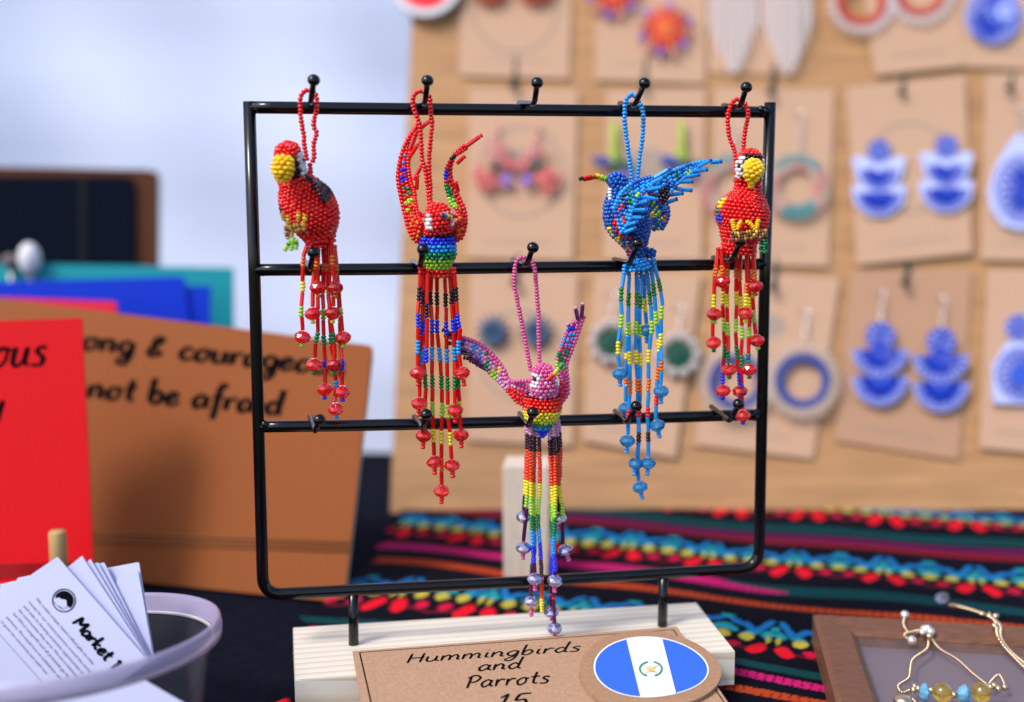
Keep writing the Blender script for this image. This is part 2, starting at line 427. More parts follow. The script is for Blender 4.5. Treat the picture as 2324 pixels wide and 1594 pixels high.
me.from_pydata(vs,[],[(j*(nx+1)+i,j*(nx+1)+i+1,(j+1)*(nx+1)+i+1,(j+1)*(nx+1)+i) for j in range(ny) for i in range(nx)])
ca=me.color_attributes.new('weave','FLOAT_COLOR','POINT'); ca.data.foreach_set('color',np.array(cols,dtype=np.float32).ravel())
me.polygons.foreach_set('use_smooth',[True]*len(me.polygons))
m=mat('woven cotton',(.5,.5,.5),.85,spec=.05); n_=m.node_tree; at=n_.nodes.new('ShaderNodeVertexColor'); at.layer_name='weave'
n_.links.new(at.outputs[0],n_.nodes['Principled BSDF'].inputs['Base Color'])
wt=n_.nodes.new('ShaderNodeTexNoise'); wt.inputs['Scale'].default_value=900; bp=n_.nodes.new('ShaderNodeBump'); bp.inputs['Strength'].default_value=.5; bp.inputs['Distance'].default_value=.0006
n_.links.new(wt.outputs[0],bp.inputs['Height']); n_.links.new(bp.outputs[0],n_.nodes['Principled BSDF'].inputs['Normal'])
me.materials.append(m); tag(link('woven_cloth',me),'black woven runner with zigzag bands in blue, yellow and red lying across the table','cloth')
# ---------------- lettering ----------------
G={'a':(1.15,[[(.85,.8),(.5,1),(.08,.55),(.3,0),(.75,.35),(.9,.95)],[(.9,.95),(.86,.25),(1.15,.05)]]),
'b':(1.05,[[(.15,2),(.12,1),(.15,.1)],[(.15,.5),(.55,1),(.9,.55),(.55,0),(.15,.15)]]),
'c':(.95,[[(.85,.8),(.5,1),(.1,.5),(.4,0),(.95,.25)]]),
'd':(1.15,[[(.85,.75),(.45,1),(.08,.5),(.4,0),(.85,.4)],[(.95,2),(.88,1),(.88,.2),(1.15,.05)]]),
'e':(1,[[(.12,.45),(.6,.55),(.75,.85),(.45,1),(.1,.5),(.4,0),(1,.3)]]),
'f':(.8,[[(.85,1.75),(.6,2),(.38,1.5),(.35,.2),(.3,-.8)],[(0,.95),(.75,1.05)]]),
'g':(1.1,[[(.85,.8),(.5,1),(.08,.55),(.4,.05),(.82,.4),(.9,.95)],[(.9,.95),(.85,-.3),(.5,-.9),(.1,-.6),(1.0,.15)]]),
'h':(1.1,[[(.15,2),(.12,0)],[(.12,.5),(.5,1),(.8,.7),(.82,0)]]),
'i':(.55,[[(.25,1),(.22,.25),(.5,.05)],[(.25,1.42),(.3,1.5)]]),
'j':(.5,[[(.35,1),(.3,-.6),(0,-.8)]]),
'k':(1,[[(.15,2),(.12,0)],[(.8,.95),(.2,.5),(.9,0)]]),
'l':(.5,[[(.25,2),(.22,.3),(.5,.05)]]),
'm':(1.65,[[(.1,1),(.12,0)],[(.12,.5),(.45,1),(.72,.75),(.74,0)],[(.74,.5),(1.1,1),(1.38,.7),(1.38,.2),(1.6,.05)]]),
'n':(1.15,[[(.1,1),(.12,0)],[(.12,.5),(.5,1),(.82,.7),(.82,.2),(1.1,.05)]]),
'o':(1.1,[[(.5,1),(.1,.6),(.3,0),(.8,.25),(.8,.85),(.5,1),(1.1,.85)]]),
'P':(1.25,[[(.3,1.6),(.25,.8),(.2,0)],[(0,1.4),(.6,1.75),(1.15,1.4),(.8,.85),(.3,.8)]]),
'r':(.85,[[(.12,1),(.15,0)],[(.15,.5),(.45,.95),(.85,.9)]]),
's':(.9,[[(.8,.9),(.45,1),(.25,.75),(.7,.4),(.6,.05),(.05,.05)]]),
't':(.8,[[(.4,1.7),(.35,.3),(.75,.05)],[(0,1.05),(.8,1.1)]]),
'u':(1.15,[[(.1,1),(.12,.25),(.45,0),(.8,.4),(.85,1)],[(.85,1),(.85,.25),(1.15,.05)]]),
'y':(1.1,[[(.1,1),(.15,.4),(.45,.2),(.8,.5),(.88,1)],[(.88,1),(.8,-.3),(.4,-.9),(.05,-.7)]]),
'H':(1.4,[[(.15,1.7),(.1,0)],[(1.15,1.7),(1.1,0)],[(.05,.85),(1.3,.9)]]),
'M':(1.7,[[(.1,0),(.25,1.7)],[(.25,1.7),(.8,.6)],[(.8,.6),(1.4,1.7)],[(1.4,1.7),(1.5,0)]]),
'&':(1.3,[[(1,.1),(.4,.7),(.3,1.3),(.65,1.6),(.8,1.3),(.15,.5),(.4,0),(1.0,.5)]]),
'1':(.7,[[(.1,1.3),(.45,1.7)],[(.45,1.7),(.4,0)]]),
'5':(1.1,[[(.9,1.7),(.25,1.65)],[(.25,1.65),(.2,1),(.7,1.05),(.9,.5),(.5,0),(.05,.15)]]),
'F':(1,[[(.1,0),(.1,1.7)],[(.1,1.7),(.9,1.7)],[(.1,.9),(.7,.9)]]),' ':(.7,[])}
def letter(mb,s,o,ex,ey,pl,off,wd,m,brush=0,slant=0,sp=.12):
    """strokes of handwriting laid on plane pl. o,ex,ey in picture units"""
    x=0
    for ch in s:
        adv,strokes=G[ch]
        for stv in strokes:
            pp=cr([Vector((a,b,0)) for a,b in stv],n=7) if len(stv)>2 else [Vector((*stv[0],0)).lerp(Vector((*stv[1],0)),k/4) for k in range(5)]
            L=[];Rr=[]
            n=len(pp)
            for i,p in enumerate(pp):
                tt=(pp[min(i+1,n-1)]-pp[max(i-1,0)]).normalized(); nn=Vector((-tt.y,tt.x,0))
                ww=wd*(1-brush+brush*(abs(tt.y)**1.5 if tt.y<0 else .12+.2*abs(tt.y)))*(.75 if i in(0,n-1) else 1)
                for sgn,lst in ((1,L),(-1,Rr)):
                    q=p+nn*sgn*ww; qx=x+q.x+slant*q.y
                    lst.append(pl.at(o[0]+qx*ex[0]+q.y*ey[0],o[1]+qx*ex[1]+q.y*ey[1],off))
            mb.add(L+Rr,[(i,i+1,n+i+1,n+i) for i in range(n-1)],m,False)
        x+=adv+sp
    return x
INK=mat('black ink',(.004,.004,.005),.9,spec=.05)
# ---------------- pin board with earring cards ----------------
BD=upright(ground(885,1165),0,33)
def bd(x,y,off=0): return BD.at(x,y,off*1e-3)
birch=mat('pale birch plywood',(.42,.225,.10),.5,noise=(14,.22,(1,1,9)))
tb=thing('earring_board',bd(1600,1165),'tall pale plywood board leaning back, hung with rows of earring cards','display board')
q=[(941,-130),(2520,-130),(2560,1178),(885,1165)]
quad_slab('panel',BD,q,.012,.002,birch,tb)
kraft=mat('kraft card',(.50,.31,.20),.8,noise=(900,.14,(1,1,1)))
steelblk=mat('black painted steel',(.006,.006,.008),.16,coat=.5)
grey_ink=mat('grey print',(.27,.22,.19),.8)
def bhook(x,y,l=60):
    mb=MB(); p=[bd(x,y-l*.55,1.5),bd(x-2,y,2),bd(x-6,y+l*.35,5),bd(x-9,y+l*.5,12)]
    mb.tube(cr(p),.0021,mat('dark green grey hook',(.035,.05,.045),.35),8); mb.ball(p[-1],.0031,MATS['dark green grey hook'],10,6); mb.build('hook',tb)
for x,y in ((1172,165),(1467,165),(1757,180),(2055,178),(1176,612),(1467,612),(1762,622),(2062,612),(2300,170)): bhook(x,y)
def card(q,lift,label,circ=True,text=True,logo=None,km=None):
    t=thing('earring_card',bd(q[3][0],q[3][1],lift),label,'card','kraft earring cards on the board')
    quad_slab('card_sheet',BD,q,.0006,.0015,km or kraft,t,off=lift*1e-3)
    mb=MB(); cx=sum(p[0] for p in q)/4; cy=sum(p[1] for p in q)/4; of=(lift+.15)*1e-3
    if circ:
        N=48; r0,r1=94,99
        ps=[BD.at(cx+r*math.cos(a*2*math.pi/N),cy-5+r*math.sin(a*2*math.pi/N)*1.05,of) for a in range(N) for r in (r0,r1)]
        mb.add(ps,[(2*a,2*a+1,(2*a+3)%(2*N),(2*a+2)%(2*N)) for a in range(N)],grey_ink,False)
    if mb.v: mb.build('print',t); mb=MB()
    if logo:
        N=28; ps=[BD.at(logo[0]+logo[2]*math.cos(a*2*math.pi/N),logo[1]+logo[3]*math.sin(a*2*math.pi/N),of) for a in range(N)]
        mb.add(ps,[tuple(range(N))],mat('light grey print',(.33,.25,.20),.8),False); mb.build('emblem',t); mb=MB()
    if text:      # unreadable small print: rows of tiny pen loops
        (xl,yl),(xr,yr)=q[3],q[2]
        for row,(f0,f1,dy) in enumerate(((.18,.82,-40),)):
            n=70; pp=[]
            for i in range(n):
                f=f0+(f1-f0)*i/(n-1); pp.append((xl+(xr-xl)*f,yl+(yr-yl)*f+dy+5*math.sin(i*1.9)*math.cos(i*.7)))
            for i in range(n-1):
                if i%9==8: continue
                a=BD.at(pp[i][0],pp[i][1],of);b=BD.at(pp[i+1][0],pp[i+1][1],of);d=(b-a).normalized().cross(BD.n)*.00035
                mb.add([a+d,b+d,b-d,a-d],[(0,1,2,3)],grey_ink,False)
    if mb.v: mb.build('print',t)
    return t
card([(1045,-130),(1300,-130),(1292,180),(1042,172)],3,'kraft card in the top row, leftmost, with red tufted earrings cut by the photo edge',logo=None)
card([(1355,-130),(1605,-130),(1600,190),(1350,182)],3,'kraft card in the top row behind the round red sunburst earring',circ=False)
card([(1610,-130),(1815,-130),(1812,170),(1608,165)],2,'kraft card behind the two long white fringe earrings',circ=False,text=False)
card([(1945,-130),(2165,-130),(2190,150),(1985,172)],5,'tilted kraft card in the top row under the red and white hoops',circ=False)
card([(2175,-130),(2440,-130),(2440,162),(2187,152)],4,'kraft card in the top right corner behind the round blue disc earring',circ=False)
card([(1065,200),(1312,205),(1300,592),(1058,585)],3,'kraft card holding the pink flower earrings, leftmost of the second row',logo=(1168,372,58,34))
card([(1375,205),(1602,200),(1592,592),(1370,590)],3,'kraft card holding the two green and blue bird earrings, behind the blue beaded hummingbird',circ=False,logo=(1470,372,58,34))
card([(1622,200),(1893,202),(1880,605),(1612,600)],3,'kraft card holding the pink and teal crescent hoops, behind the right-hand parrot',circ=False)
card([(1920,198),(2190,170),(2206,575),(1945,602)],5,'slightly tilted kraft card holding the blue fan earrings without wires, second row')
card([(2237,168),(2450,160),(2450,595),(2226,590)],4,'kraft card at the right edge holding the big blue teardrop earring',circ=False)
card([(1067,622),(1312,620),(1300,1012),(1060,1000)],3,'kraft card holding the dark blue spiky star earrings, leftmost of the bottom row')
card([(1348,622),(1592,622),(1533,1040),(1322,1000)],4,'kraft card holding the white-petalled green flower earrings in the bottom row',circ=False)
card([(1640,612),(1906,632),(1845,1042),(1575,1010)],3,'kraft card holding the cream and blue crochet hoop earrings in the bottom row',circ=False,logo=(1745,740,40,26))
card([(1932,612),(2206,615),(2176,1045),(1894,1000)],2.5,'shade-darkened kraft card holding the blue three-tier earrings with wires, bottom row',circ=False,km=mat('shade-tinted kraft card',(.42,.24,.145),.8,noise=(900,.14,(1,1,1))))  # shade of a card tilting away is put into its base colour
card([(2242,612),(2450,615),(2450,1037),(2222,1017)],4,'kraft card at the right edge holding the square blue earring, bottom row',circ=False)
# ---- earrings ----
def chinamat():
    m=mat('blue and white glaze',(.7,.72,.8),.25,coat=.4); n=m.node_tree
    if not m.get('d'):
        m['d']=1; N=n.nodes.new; tc=N('ShaderNodeTexCoord'); v=N('ShaderNodeTexVoronoi'); v.inputs['Scale'].default_value=120
        wv=N('ShaderNodeTexNoise'); wv.inputs['Scale'].default_value=420; wv.inputs['Detail'].default_value=3
        mr=N('ShaderNodeMath'); mr.operation='MULTIPLY_ADD'
        rp=N('ShaderNodeValToRGB'); rp.color_ramp.elements[0].position=.35; rp.color_ramp.elements[0].color=(.22,.27,.62,1); rp.color_ramp.elements[1].position=.75; rp.color_ramp.elements[1].color=(.47,.51,.80,1)
        n.links.new(tc.outputs['Object'],v.inputs[0]); n.links.new(tc.outputs['Object'],wv.inputs[0])
        n.links.new(wv.outputs[0],mr.inputs[0]); n.links.new(v.outputs[0],mr.inputs[2]); mr.inputs[1].default_value=.9
        n.links.new(mr.outputs[0],rp.inputs[0]); n.links.new(rp.outputs[0],n.nodes['Principled BSDF'].inputs['Base Color'])
    return m
china=chinamat(); silver=mat('silver wire',(.75,.72,.72),.25,metal=1); EG='earrings on the board'
def outline_slab(name,parent,px,off,th,m):
    ps=[bd(x,y,off) for x,y in px]; mb=MB(); mb.prism(ps[::-1],[p-BD.n*th for p in ps][::-1],m); return mb.build(name,parent)
def circ(cx,cy,r,n=28,a0=0,a1=2*math.pi,ry=None): return [(cx+r*math.cos(a0+(a1-a0)*i/(n if a1-a0>6 else n-1)),cy+(ry or r)*math.sin(a0+(a1-a0)*i/(n if a1-a0>6 else n-1))) for i in range(n)]
cob=mat('cobalt print',(.008,.035,.40),.35); pal_=mat('pale lilac glaze',(.46,.50,.78),.35)
def motif(t,cx,cy,rx,ry,a0=0.,a1=math.pi,n=9,off=9.15,dot=True):
    mb=MB()
    def seg(p,q,wd):
        a=bd(*p,off);b=bd(*q,off);d=(b-a).normalized().cross(BD.n)*wd; mb.add([a+d*.3,b+d,b-d,a-d*.3],[(0,1,2,3)],cob,False)
    for k in range(n):
        a=a0+(a1-a0)*(k+.5)/n; r0=.22; c,s_=math.cos(a),math.sin(a)
        seg((cx+rx*r0*c,cy+ry*r0*s_),(cx+rx*.66*c,cy+ry*.70*s_),.0019)
        for dd in (-.10,.10): seg((cx+rx*.45*math.cos(a),cy+ry*.45*math.sin(a)),(cx+rx*.9*math.cos(a+dd),cy+ry*.9*math.sin(a+dd)),.00085)
    m_=36
    for r,wd in ((.95,.0010),(.72,.0008)):
        for k in range(m_):
            if r<.9 and k%2: continue
            a=a0+(a1-a0)*k/m_; b=a0+(a1-a0)*(k+1)/m_; seg((cx+rx*r*math.cos(a),cy+ry*r*math.sin(a)),(cx+rx*r*math.cos(b),cy+ry*r*math.sin(b)),wd)
    if dot: mb.add([bd(cx+rx*.2*math.cos(i*.6283),cy+ry*.2*math.sin(i*.6283),off+.05) for i in range(10)],[tuple(range(10))],cob,False)
    o=mb.build('painted_motif',t); o['kind']='stuff'
def wire(parent,x,y0,y1,off=9):
    mb=MB(); p=[bd(x-10,y0+16,off-4),bd(x-8,y0+4,off),bd(x,y0,off),bd(x+9,y0+9,off),bd(x+4,(y0+y1)/2,off),bd(x,y1,off)]
    mb.tube(cr(p),.0006,silver,6); mb.build('ear_wire',parent)
    mb=MB()
    for f in (.45,.65,.85): mb.ball(bd(x+1,y0+(y1-y0)*f,off),.0013,mat('clear bead',(.8,.78,.78),.1,trans=.5),8,6)
    mb.build('clear_bead',parent)
def earring(x,y,label,off=9): return thing('earring',bd(x,y,off),label,'earring',EG)
def fan(t,cx,cy,w,h,off=9):   # crown-shaped tier: flat notched top, round bottom
    px=circ(cx,cy,w/2,18,0,math.pi,h)+[(cx-w*.26,cy-h*.10),(cx,cy+h*.18),(cx+w*.26,cy-h*.10)]
    return outline_slab('tier',t,px,off,.0022,china)
for (x,y,l) in ((1995,400,'left one of the blue and white fan earrings without wires'),(2148,390,'right one of the blue and white fan earrings without wires')):
    t=earring(x,y,l); outline_slab('disc',t,circ(x,y-58,26),9,.002,china); motif(t,x,y-58,26,26,0,6.283,8,9.3); motif(t,x,y-20,46,52,.1,3.04,9,9.8,False); motif(t,x,y+34,54,54,.1,3.04,11,9.3)
    outline_slab('tier',t,[(x-62,y-42),(x-40,y-46),(x,y-28),(x+40,y-46),(x+62,y-42),(x+50,y+5),(x+18,y+32),(x,y+36),(x-18,y+32),(x-50,y+5)],9.5,.0022,china)
    outline_slab('tier',t,[(x-62,y+22),(x-36,y+16),(x,y+36),(x+36,y+16),(x+62,y+22),(x+56,y+62),(x+25,y+88),(x,y+92),(x-25,y+88),(x-56,y+62)],9,.0022,china)
for (x,y,l) in ((1998,835,'left of the two three-tier blue and white earrings with silver wires'),(2136,848,'right of the two three-tier blue and white earrings with silver wires')):
    t=earring(x,y,l); wire(t,x,y-178,y-100); outline_slab('disc',t,circ(x,y-72,33),9,.002,china); motif(t,x,y-72,33,33,0,6.283,10,9.3); motif(t,x,y-42,62,60,0,3.14,11,9.8); motif(t,x,y+20,62,64,0,3.14,13,9.3)
    outline_slab('tier',t,circ(x,y-42,64,18,0,math.pi,62),9.5,.0022,china); outline_slab('tier',t,circ(x,y+20,64,18,0,math.pi,66),9,.0022,china)
t=earring(2255,35,'round blue and white disc earring in the top right corner'); outline_slab('disc',t,circ(2255,35,64),9,.0025,china); motif(t,2235,60,30,34,0,6.283,9,9.3); motif(t,2255,35,62,62,0,6.283,22,9.4,False); outline_slab('rosette',t,circ(2282,25,30),9.8,.001,mat('deep blue glaze',(.03,.09,.5),.3))
outline_slab('rosette_eye',t,circ(2282,25,20),10.2,.0005,mat('pale blue glaze',(.45,.5,.75),.3)); outline_slab('rosette_eye',t,circ(2282,25,9),10.5,.0004,MATS['deep blue glaze'])
t=earring(2300,430,'large blue teardrop earring cut off by the right edge'); wire(t,2312,240,300)
outline_slab('teardrop',t,[(2315,298),(2345,340),(2375,400),(2385,450),(2360,505),(2318,523),(2278,512),(2250,475),(2243,430),(2262,370),(2290,325)],9,.0025,china); motif(t,2318,430,60,80,0,6.283,18,9.3); motif(t,2318,430,30,42,0,6.283,10,9.4)
t=earring(2295,850,'square blue earring with a round top at the right edge, bottom row'); outline_slab('disc',t,circ(2312,742,30),9,.0022,china)
outline_slab('square',t,[(2285,775),(2390,775),(2400,920),(2255,915),(2252,830)],9,.0024,china); motif(t,2318,850,58,62,0,6.283,16,9.3,False); motif(t,2312,742,28,28,0,6.283,8,9.3); outline_slab('rosette',t,circ(2318,850,24),9.8,.001,MATS['deep blue glaze'])
def bead_blob(t,name,pts,r,m,stuff=True):
    mb=MB()
    for p in pts: mb.ball(p,r,m,6,4)
    o=mb.build(name,t)
    if stuff: o['kind']='stuff'
    return o
wh=mat('white beads',(.80,.80,.86),.3); rd=mat('coral red beads',(.62,.05,.04),.35); crm=mat('cream beads',(.62,.50,.42),.4); nvy=mat('navy beads',(.04,.09,.36),.35)
teal=mat('teal beads',(.02,.32,.36),.35); pnk=mat('blush beads',(.66,.28,.27),.35); dgr=mat('dark green beads',(.01,.10,.06),.4); vio=mat('violet beads',(.33,.17,.60),.35)
cor=mat('coral beads',(.72,.07,.05),.35); lim=mat('lime beads',(.35,.50,.05),.35); org=mat('orange beads',(.70,.2,.03),.35)
# fringe
for (x,l) in ((1664,'left one of the two long white beaded fringe earrings'),(1787,'right one of the two long white beaded fringe earrings')):
    t=earring(x,60,l)
    for k in range(12):
        f=(k-5.5)/5.5; xx=x+f*54; ln=170-150*abs(f)**1.5*.72; mb=MB()
        p0=bd(x+f*50,-60,9+random.random()); p1=bd(xx+random.uniform(-2,2),-2+ln,9+random.random()*1.5)
        pts=resample([p0,p1],step=.0016)
        for j,p in enumerate(pts): mb.ball(p,.00095,wh if (j%7 or k%3) else crm,6,4)
        mb.build('fringe_strand',t)
def hoop(cx,cy,r0,r1,ci,co,label,top=None,seg=None):
    t=earring(cx,cy,label); mi=MB(); mo=MB(); n=52
    for i in range(n):
        a=2*math.pi*i/n; rr=r0
        while rr<r1-(i%2)*5:
            f=(rr-r0)/(r1-r0); m=(ci if f<.42 else co)
            if seg: m=seg(a,f)
            (mi if f<.42 else mo).ball(bd(cx+rr*math.cos(a+f*.25),cy+rr*math.sin(a+f*.25),9+1.2*math.sin(f*3.1)),.00125,m,6,4); rr+=6.5+random.random()
    tag(mi.build('inner_ring',t),kind='stuff'); tag(mo.build('outer_ring',t),kind='stuff')
    if top: wire(t,cx+3,top,cy-r1)
hoop(1956,2,42,80,rd,wh,'left hoop of the red and white pair at the top of the board'); hoop(2090,-22,44,82,rd,wh,'right hoop of the red and white pair at the top of the board')
sg=lambda a,f: (teal if (.2<(a/6.28+.62)%1<.5 and f>.3) or (.72<(a/6.28+.62)%1<.93 and f<.9) else (pnk if (a*1.3+f*2)%2<1.1 else crm))
hoop(1662,425,46,80,pnk,crm,'left hoop of the pink and teal crescent pair behind the right-hand parrot',280,sg); hoop(1808,425,44,78,pnk,crm,'right hoop of the pink and teal crescent pair beside the rack',250,sg)
hoop(1822,865,46,92,nvy,crm,'whole cream crochet hoop with a blue inner ring just right of the rack',700); hoop(1672,868,46,90,nvy,crm,'cream and blue crochet hoop half hidden behind the right-hand tassels',700)
for (cx,cy,l) in ((1118,752,'left dark blue spiky star earring'),(1216,752,'right dark blue spiky star earring behind the pink loop')):
    t=earring(cx,cy,l); 
    for k in range(14):
        a=2*math.pi*k/14; mb=MB(); mb.tube([bd(cx,cy,8),bd(cx+26*math.cos(a),cy+26*math.sin(a),10),bd(cx+44*math.cos(a),cy+44*math.sin(a),9)],[.0026,.0014,.0003],mat('steel blue beads',(.035,.085,.17),.4),6); mb.build('ray',t)
    mb=MB(); mb.ball(bd(cx,cy,10),.0034,mat('dark teal bead',(.01,.03,.05),.3)); mb.build('centre_bead',t)
for (cx,cy,l) in ((1388,778,'left green flower earring with white petals, behind the blue tassels'),(1540,806,'right green flower earring with white petals, between blue tassels and parrot')):
    t=earring(cx,cy,l); wire(t,cx,cy-118,cy-50)
    for k in range(10):
        a=2*math.pi*k/10; mb=MB(); mb.ball(bd(cx+42*math.cos(a),cy+42*math.sin(a),9),.0042,mat('milky petals',(.62,.58,.56),.3,trans=.3),8,6); mb.build('petal',t)
    pts=[bd(cx+r*math.cos(a*.63+r),cy+r*math.sin(a*.63+r),10) for r in (10,18,26) for a in range(10)]
    bead_blob(t,'green_centre',pts,.0022,dgr); mb=MB(); mb.ball(bd(cx,cy,11),.0034,MATS['dark teal bead']); mb.build('centre_bead',t)
for (cx,cy,sx,l) in ((1118,380,1,'left pink flower earring behind the red hummingbird'),(1225,380,-1,'right pink flower earring under the top rail')):
    t=earring(cx,cy,l); random.seed(cx)
    mb=MB(); mb.tube([bd(cx+sx*6,275,9),bd(cx+sx*10,340,9)],.0012,pnk,6); mb.build('stem',t)
    for m,c0,c1,n,nm,sp in ((pnk,cx+sx*12,345,22,'bud_beads',20),(mat('rose beads',(.72,.17,.17),.4),cx-sx*12,405,34,'petal_beads',26),(vio,cx+sx*26,408,10,'violet_beads',13),(MATS['rose beads'] if 'rose beads' in MATS else cor,cx+sx*36,375,12,'bud_beads',14),(dgr,cx,378,7,'leaf_beads',12)):
        bead_blob(t,nm,[bd(c0+random.gauss(0,sp*.55),c1+random.gauss(0,sp*.5),9+random.random()*3) for _ in range(n)],.0022,m)
for (cx,cy,l) in ((1395,360,'left green and blue bird earring, half behind the beak of the blue hummingbird'),(1548,355,'right green and blue bird earring above the blue beaded wing')):
    t=earring(cx,cy,l); random.seed(cx)
    mb=MB(); mb.tube([bd(cx,275,9),bd(cx,350,9)],[.002,.0032],lim,7); mb.build('tail',t)
    for m,c0,c1,n,nm,sx,sy in ((nvy,cx-26,368,24,'blue_wing',22,10),(dgr,cx+24,378,22,'green_wing',20,9),(lim,cx,350,14,'body_beads',9,14),(vio,cx+22,398,10,'violet_beads',12,7),(dgr,cx,380,8,'head_beads',7,7)):
        bead_blob(t,nm,[bd(c0+random.gauss(0,sx*.5),c1+random.gauss(0,sy*.5),9+random.random()*3) for _ in range(n)],.0022,m)
for (cx,cy,l) in ((1510,66,'round red sunburst earring with violet tips in the top row'),(1392,-20,'second sunburst earring cut off by the top of the photo')):
    t=earring(cx,cy,l)
    for k in range(12):
        a=2*math.pi*k/12+.2; mb=MB()
        for r,m in ((18,cor),(26,cor),(34,cor if k%2 else org),(43,cor),(52,vio if k%2 else pnk),(58,vio if k%2 else pnk)): mb.ball(bd(cx+r*math.cos(a),cy+r*math.sin(a),9),.0031,m,7,5)
        mb.build('ray',t)
    bead_blob(t,'centre_beads',[bd(cx+r*math.cos(a*.9+r),cy+r*math.sin(a*.9+r),11) for r in (3,9,15) for a in range(7)],.0021,org)
for cx,l in ((1112,'left red tufted earring cut off by the top of the photo'),(1216,'right red tufted earring cut off by the top of the photo')):
    t=earring(cx,-30,l); random.seed(cx)
    for k in range(14):
        a=-.1+math.pi*k/13; mb=MB(); mb.tube([bd(cx,-40,9),bd(cx+52*math.cos(a),-40+52*math.sin(a),10)],[.002,.0011],(rd if k%2 else mat('rust beads',(.4,.1,.02),.4)),6); mb.build('tuft_strand',t)
t=thing('round_badge',bd(965,-45,14),'round red badge with a pale rim at the top left corner of the board','badge'); outline_slab('rim',t,circ(965,-48,84),14,.003,mat('pale rim',(.60,.60,.62),.4)); outline_slab('face',t,circ(965,-48,66),15,.001,mat('badge red',(.72,.02,.03),.3))
# small pine block behind the rack
pine=mat('pale pine',(.74,.60,.44),.55)
bk=ground(1190,1316); P0=upright(bk,-4)
t=thing('pine_block',bk,'upright pale pine block standing on the woven cloth behind the rack','wood block')
q=[(1140,1062),(1246,1062),(1242,1316),(1143,1316)]; quad_slab('block',P0,q,.03,.001,mat('bare pine',(.66,.55,.44),.6,noise=(60,.15,(9,1,1))),t)
# ---------------- notebooks and other things at the left ----------------
def book(name,pl,q,th,m,label,cat,rad=.003,group=None,pages=True):
    t=thing(name,pl.at(*q[3]),label,cat,group)
    quad_slab('front_cover',pl,q,.0016,rad,m,t)
    if pages:
        qi=[(q[0][0]+5,q[0][1]+7),(q[1][0]-14,q[1][1]+7),(q[2][0]-14,q[2][1]-4),(q[3][0]+5,q[3][1]-4)]
        quad_slab('pages',pl,qi,th-.0034,rad*.5,mat('cream pages',(.62,.56,.46),.8),t,off=-.0017)
    quad_slab('back_cover',pl,q,.0016,rad,m,t,off=-(th-.0016)); return t
tan=mat('tan leatherette',(.265,.073,.015),.7,noise=(1400,.10,(1,1,1)),bump=.15)
NB=upright(ground(780,1368),-15,20)
t=book('notebook',NB,[(-70,668),(845,785),(780,1368),(-70,1283)],.016,tan,'large tan leatherette notebook lettered in black script, propped behind the red one','notebook')
mb=MB(); letter(mb,'strong & courageous',(91,783),(33,3.4),(3,-28),NB,.0003,.235,INK,.55,.12,.10)
letter(mb,'do not be afraid',(90,892),(33,3.1),(3,-29),NB,.0003,.235,INK,.55,.12,.10); mb.build('lettering',t)
for dy in (0,10,20):
    mb=MB(); mb.tube([NB.at(-70,1198+dy,.0006),NB.at(798-dy*.1,1232+dy,.0006)],.0006,mat('tan edge',(.27,.10,.035),.5),6); mb.build('elastic_band',t)
NR=upright(ground(215,1400),6,10); red=mat('red leatherette',(.74,.001,.006),.5,noise=(1400,.08,(1,1,1)))
t=book('notebook',NR,[(-120,733),(186,722),(216,1392),(-120,1400)],.014,red,'glossy red notebook at the left edge with black script, in front of the tan one','notebook',rad=.0015)
mb=MB(); letter(mb,'ous',(-22,833),(36,-1),(5,-43),NR,.0003,.17,INK,.6,.15,.12); letter(mb,'y',(-36,950),(36,-1),(5,-40),NR,.0003,.17,INK,.6,.15); mb.build('lettering',t)
for k in range(4):
    mb=MB(); mb.tube([NR.at(-120,1284+k*9,.0006),NR.at(213,1278+k*9,.0006)],.0005,mat('dark red edge',(.30,.002,.006),.5),6); mb.build('elastic_band',t)
# wooden stand with a dowel in front of the red notebook
p=ground(130,1440); t=thing('book_stand',p,'small wooden easel stand whose dowel holds up the red notebook','stand')
wd=mat('beech wood',(.48,.31,.13),.5,noise=(40,.2,(6,6,1)))
zt=upright(p).at(130,1205); mb=MB(); mb.tube([Vector((zt.x,p.y,.004)),zt-Vector((0,0,.001)),zt],[20*.23e-3*.95,20*.23e-3*.95,20*.23e-3*.8],wd,18); mb.build('dowel',t)
mb=MB(); mb.box(boxpts(p.x-.05,p.x+.03,p.y-.008,p.y+.05,.0,.006),wd); mb.build('foot',t)
PT=upright(ground(0,1090),0,3)
t=book('notebook',PT,[(-80,596),(530,608),(532,1086),(-80,1090)],.012,mat('teal leatherette',(.012,.31,.35),.5),'teal notebook standing behind the blue one','notebook')
PBl=upright(ground(0,1130),0,3)
t=book('notebook',PBl,[(-80,642),(418,628),(478,1128),(-80,1130)],.012,mat('blue leatherette',(.001,.035,.60),.6),'bright blue notebook between the teal and tan notebooks','notebook')
quad_slab('cover_tab',PBl,[(400,650),(476,650),(478,1120),(400,1120)],.004,.001,MATS['blue leatherette'],t,off=-.003)
PR2=upright(ground(0,1170),-6,6)
t=book('notebook',PR2,[(-80,672),(264,685),(266,1150),(-80,1150)],.010,mat('coral leatherette',(.75,.02,.05),.4),'narrow strip of a coral red notebook showing above the tan notebook','notebook')
PD=upright(ground(0,1030),0,2)
t=thing('portfolio',PD.at(0,1030),'tall brown portfolio with a dark navy front, standing at the back left','portfolio')
quad_slab('back_board',PD,[(-120,376),(354,386),(352,1028),(-120,1030)],.012,.008,mat('brown leather',(.10,.028,.009),.5),t,off=-.004)
quad_slab('front_panel',PD,[(-120,400),(303,400),(308,1028),(-120,1030)],.004,.008,mat('navy panel',(.004,.007,.016),.9,spec=.05),t); 
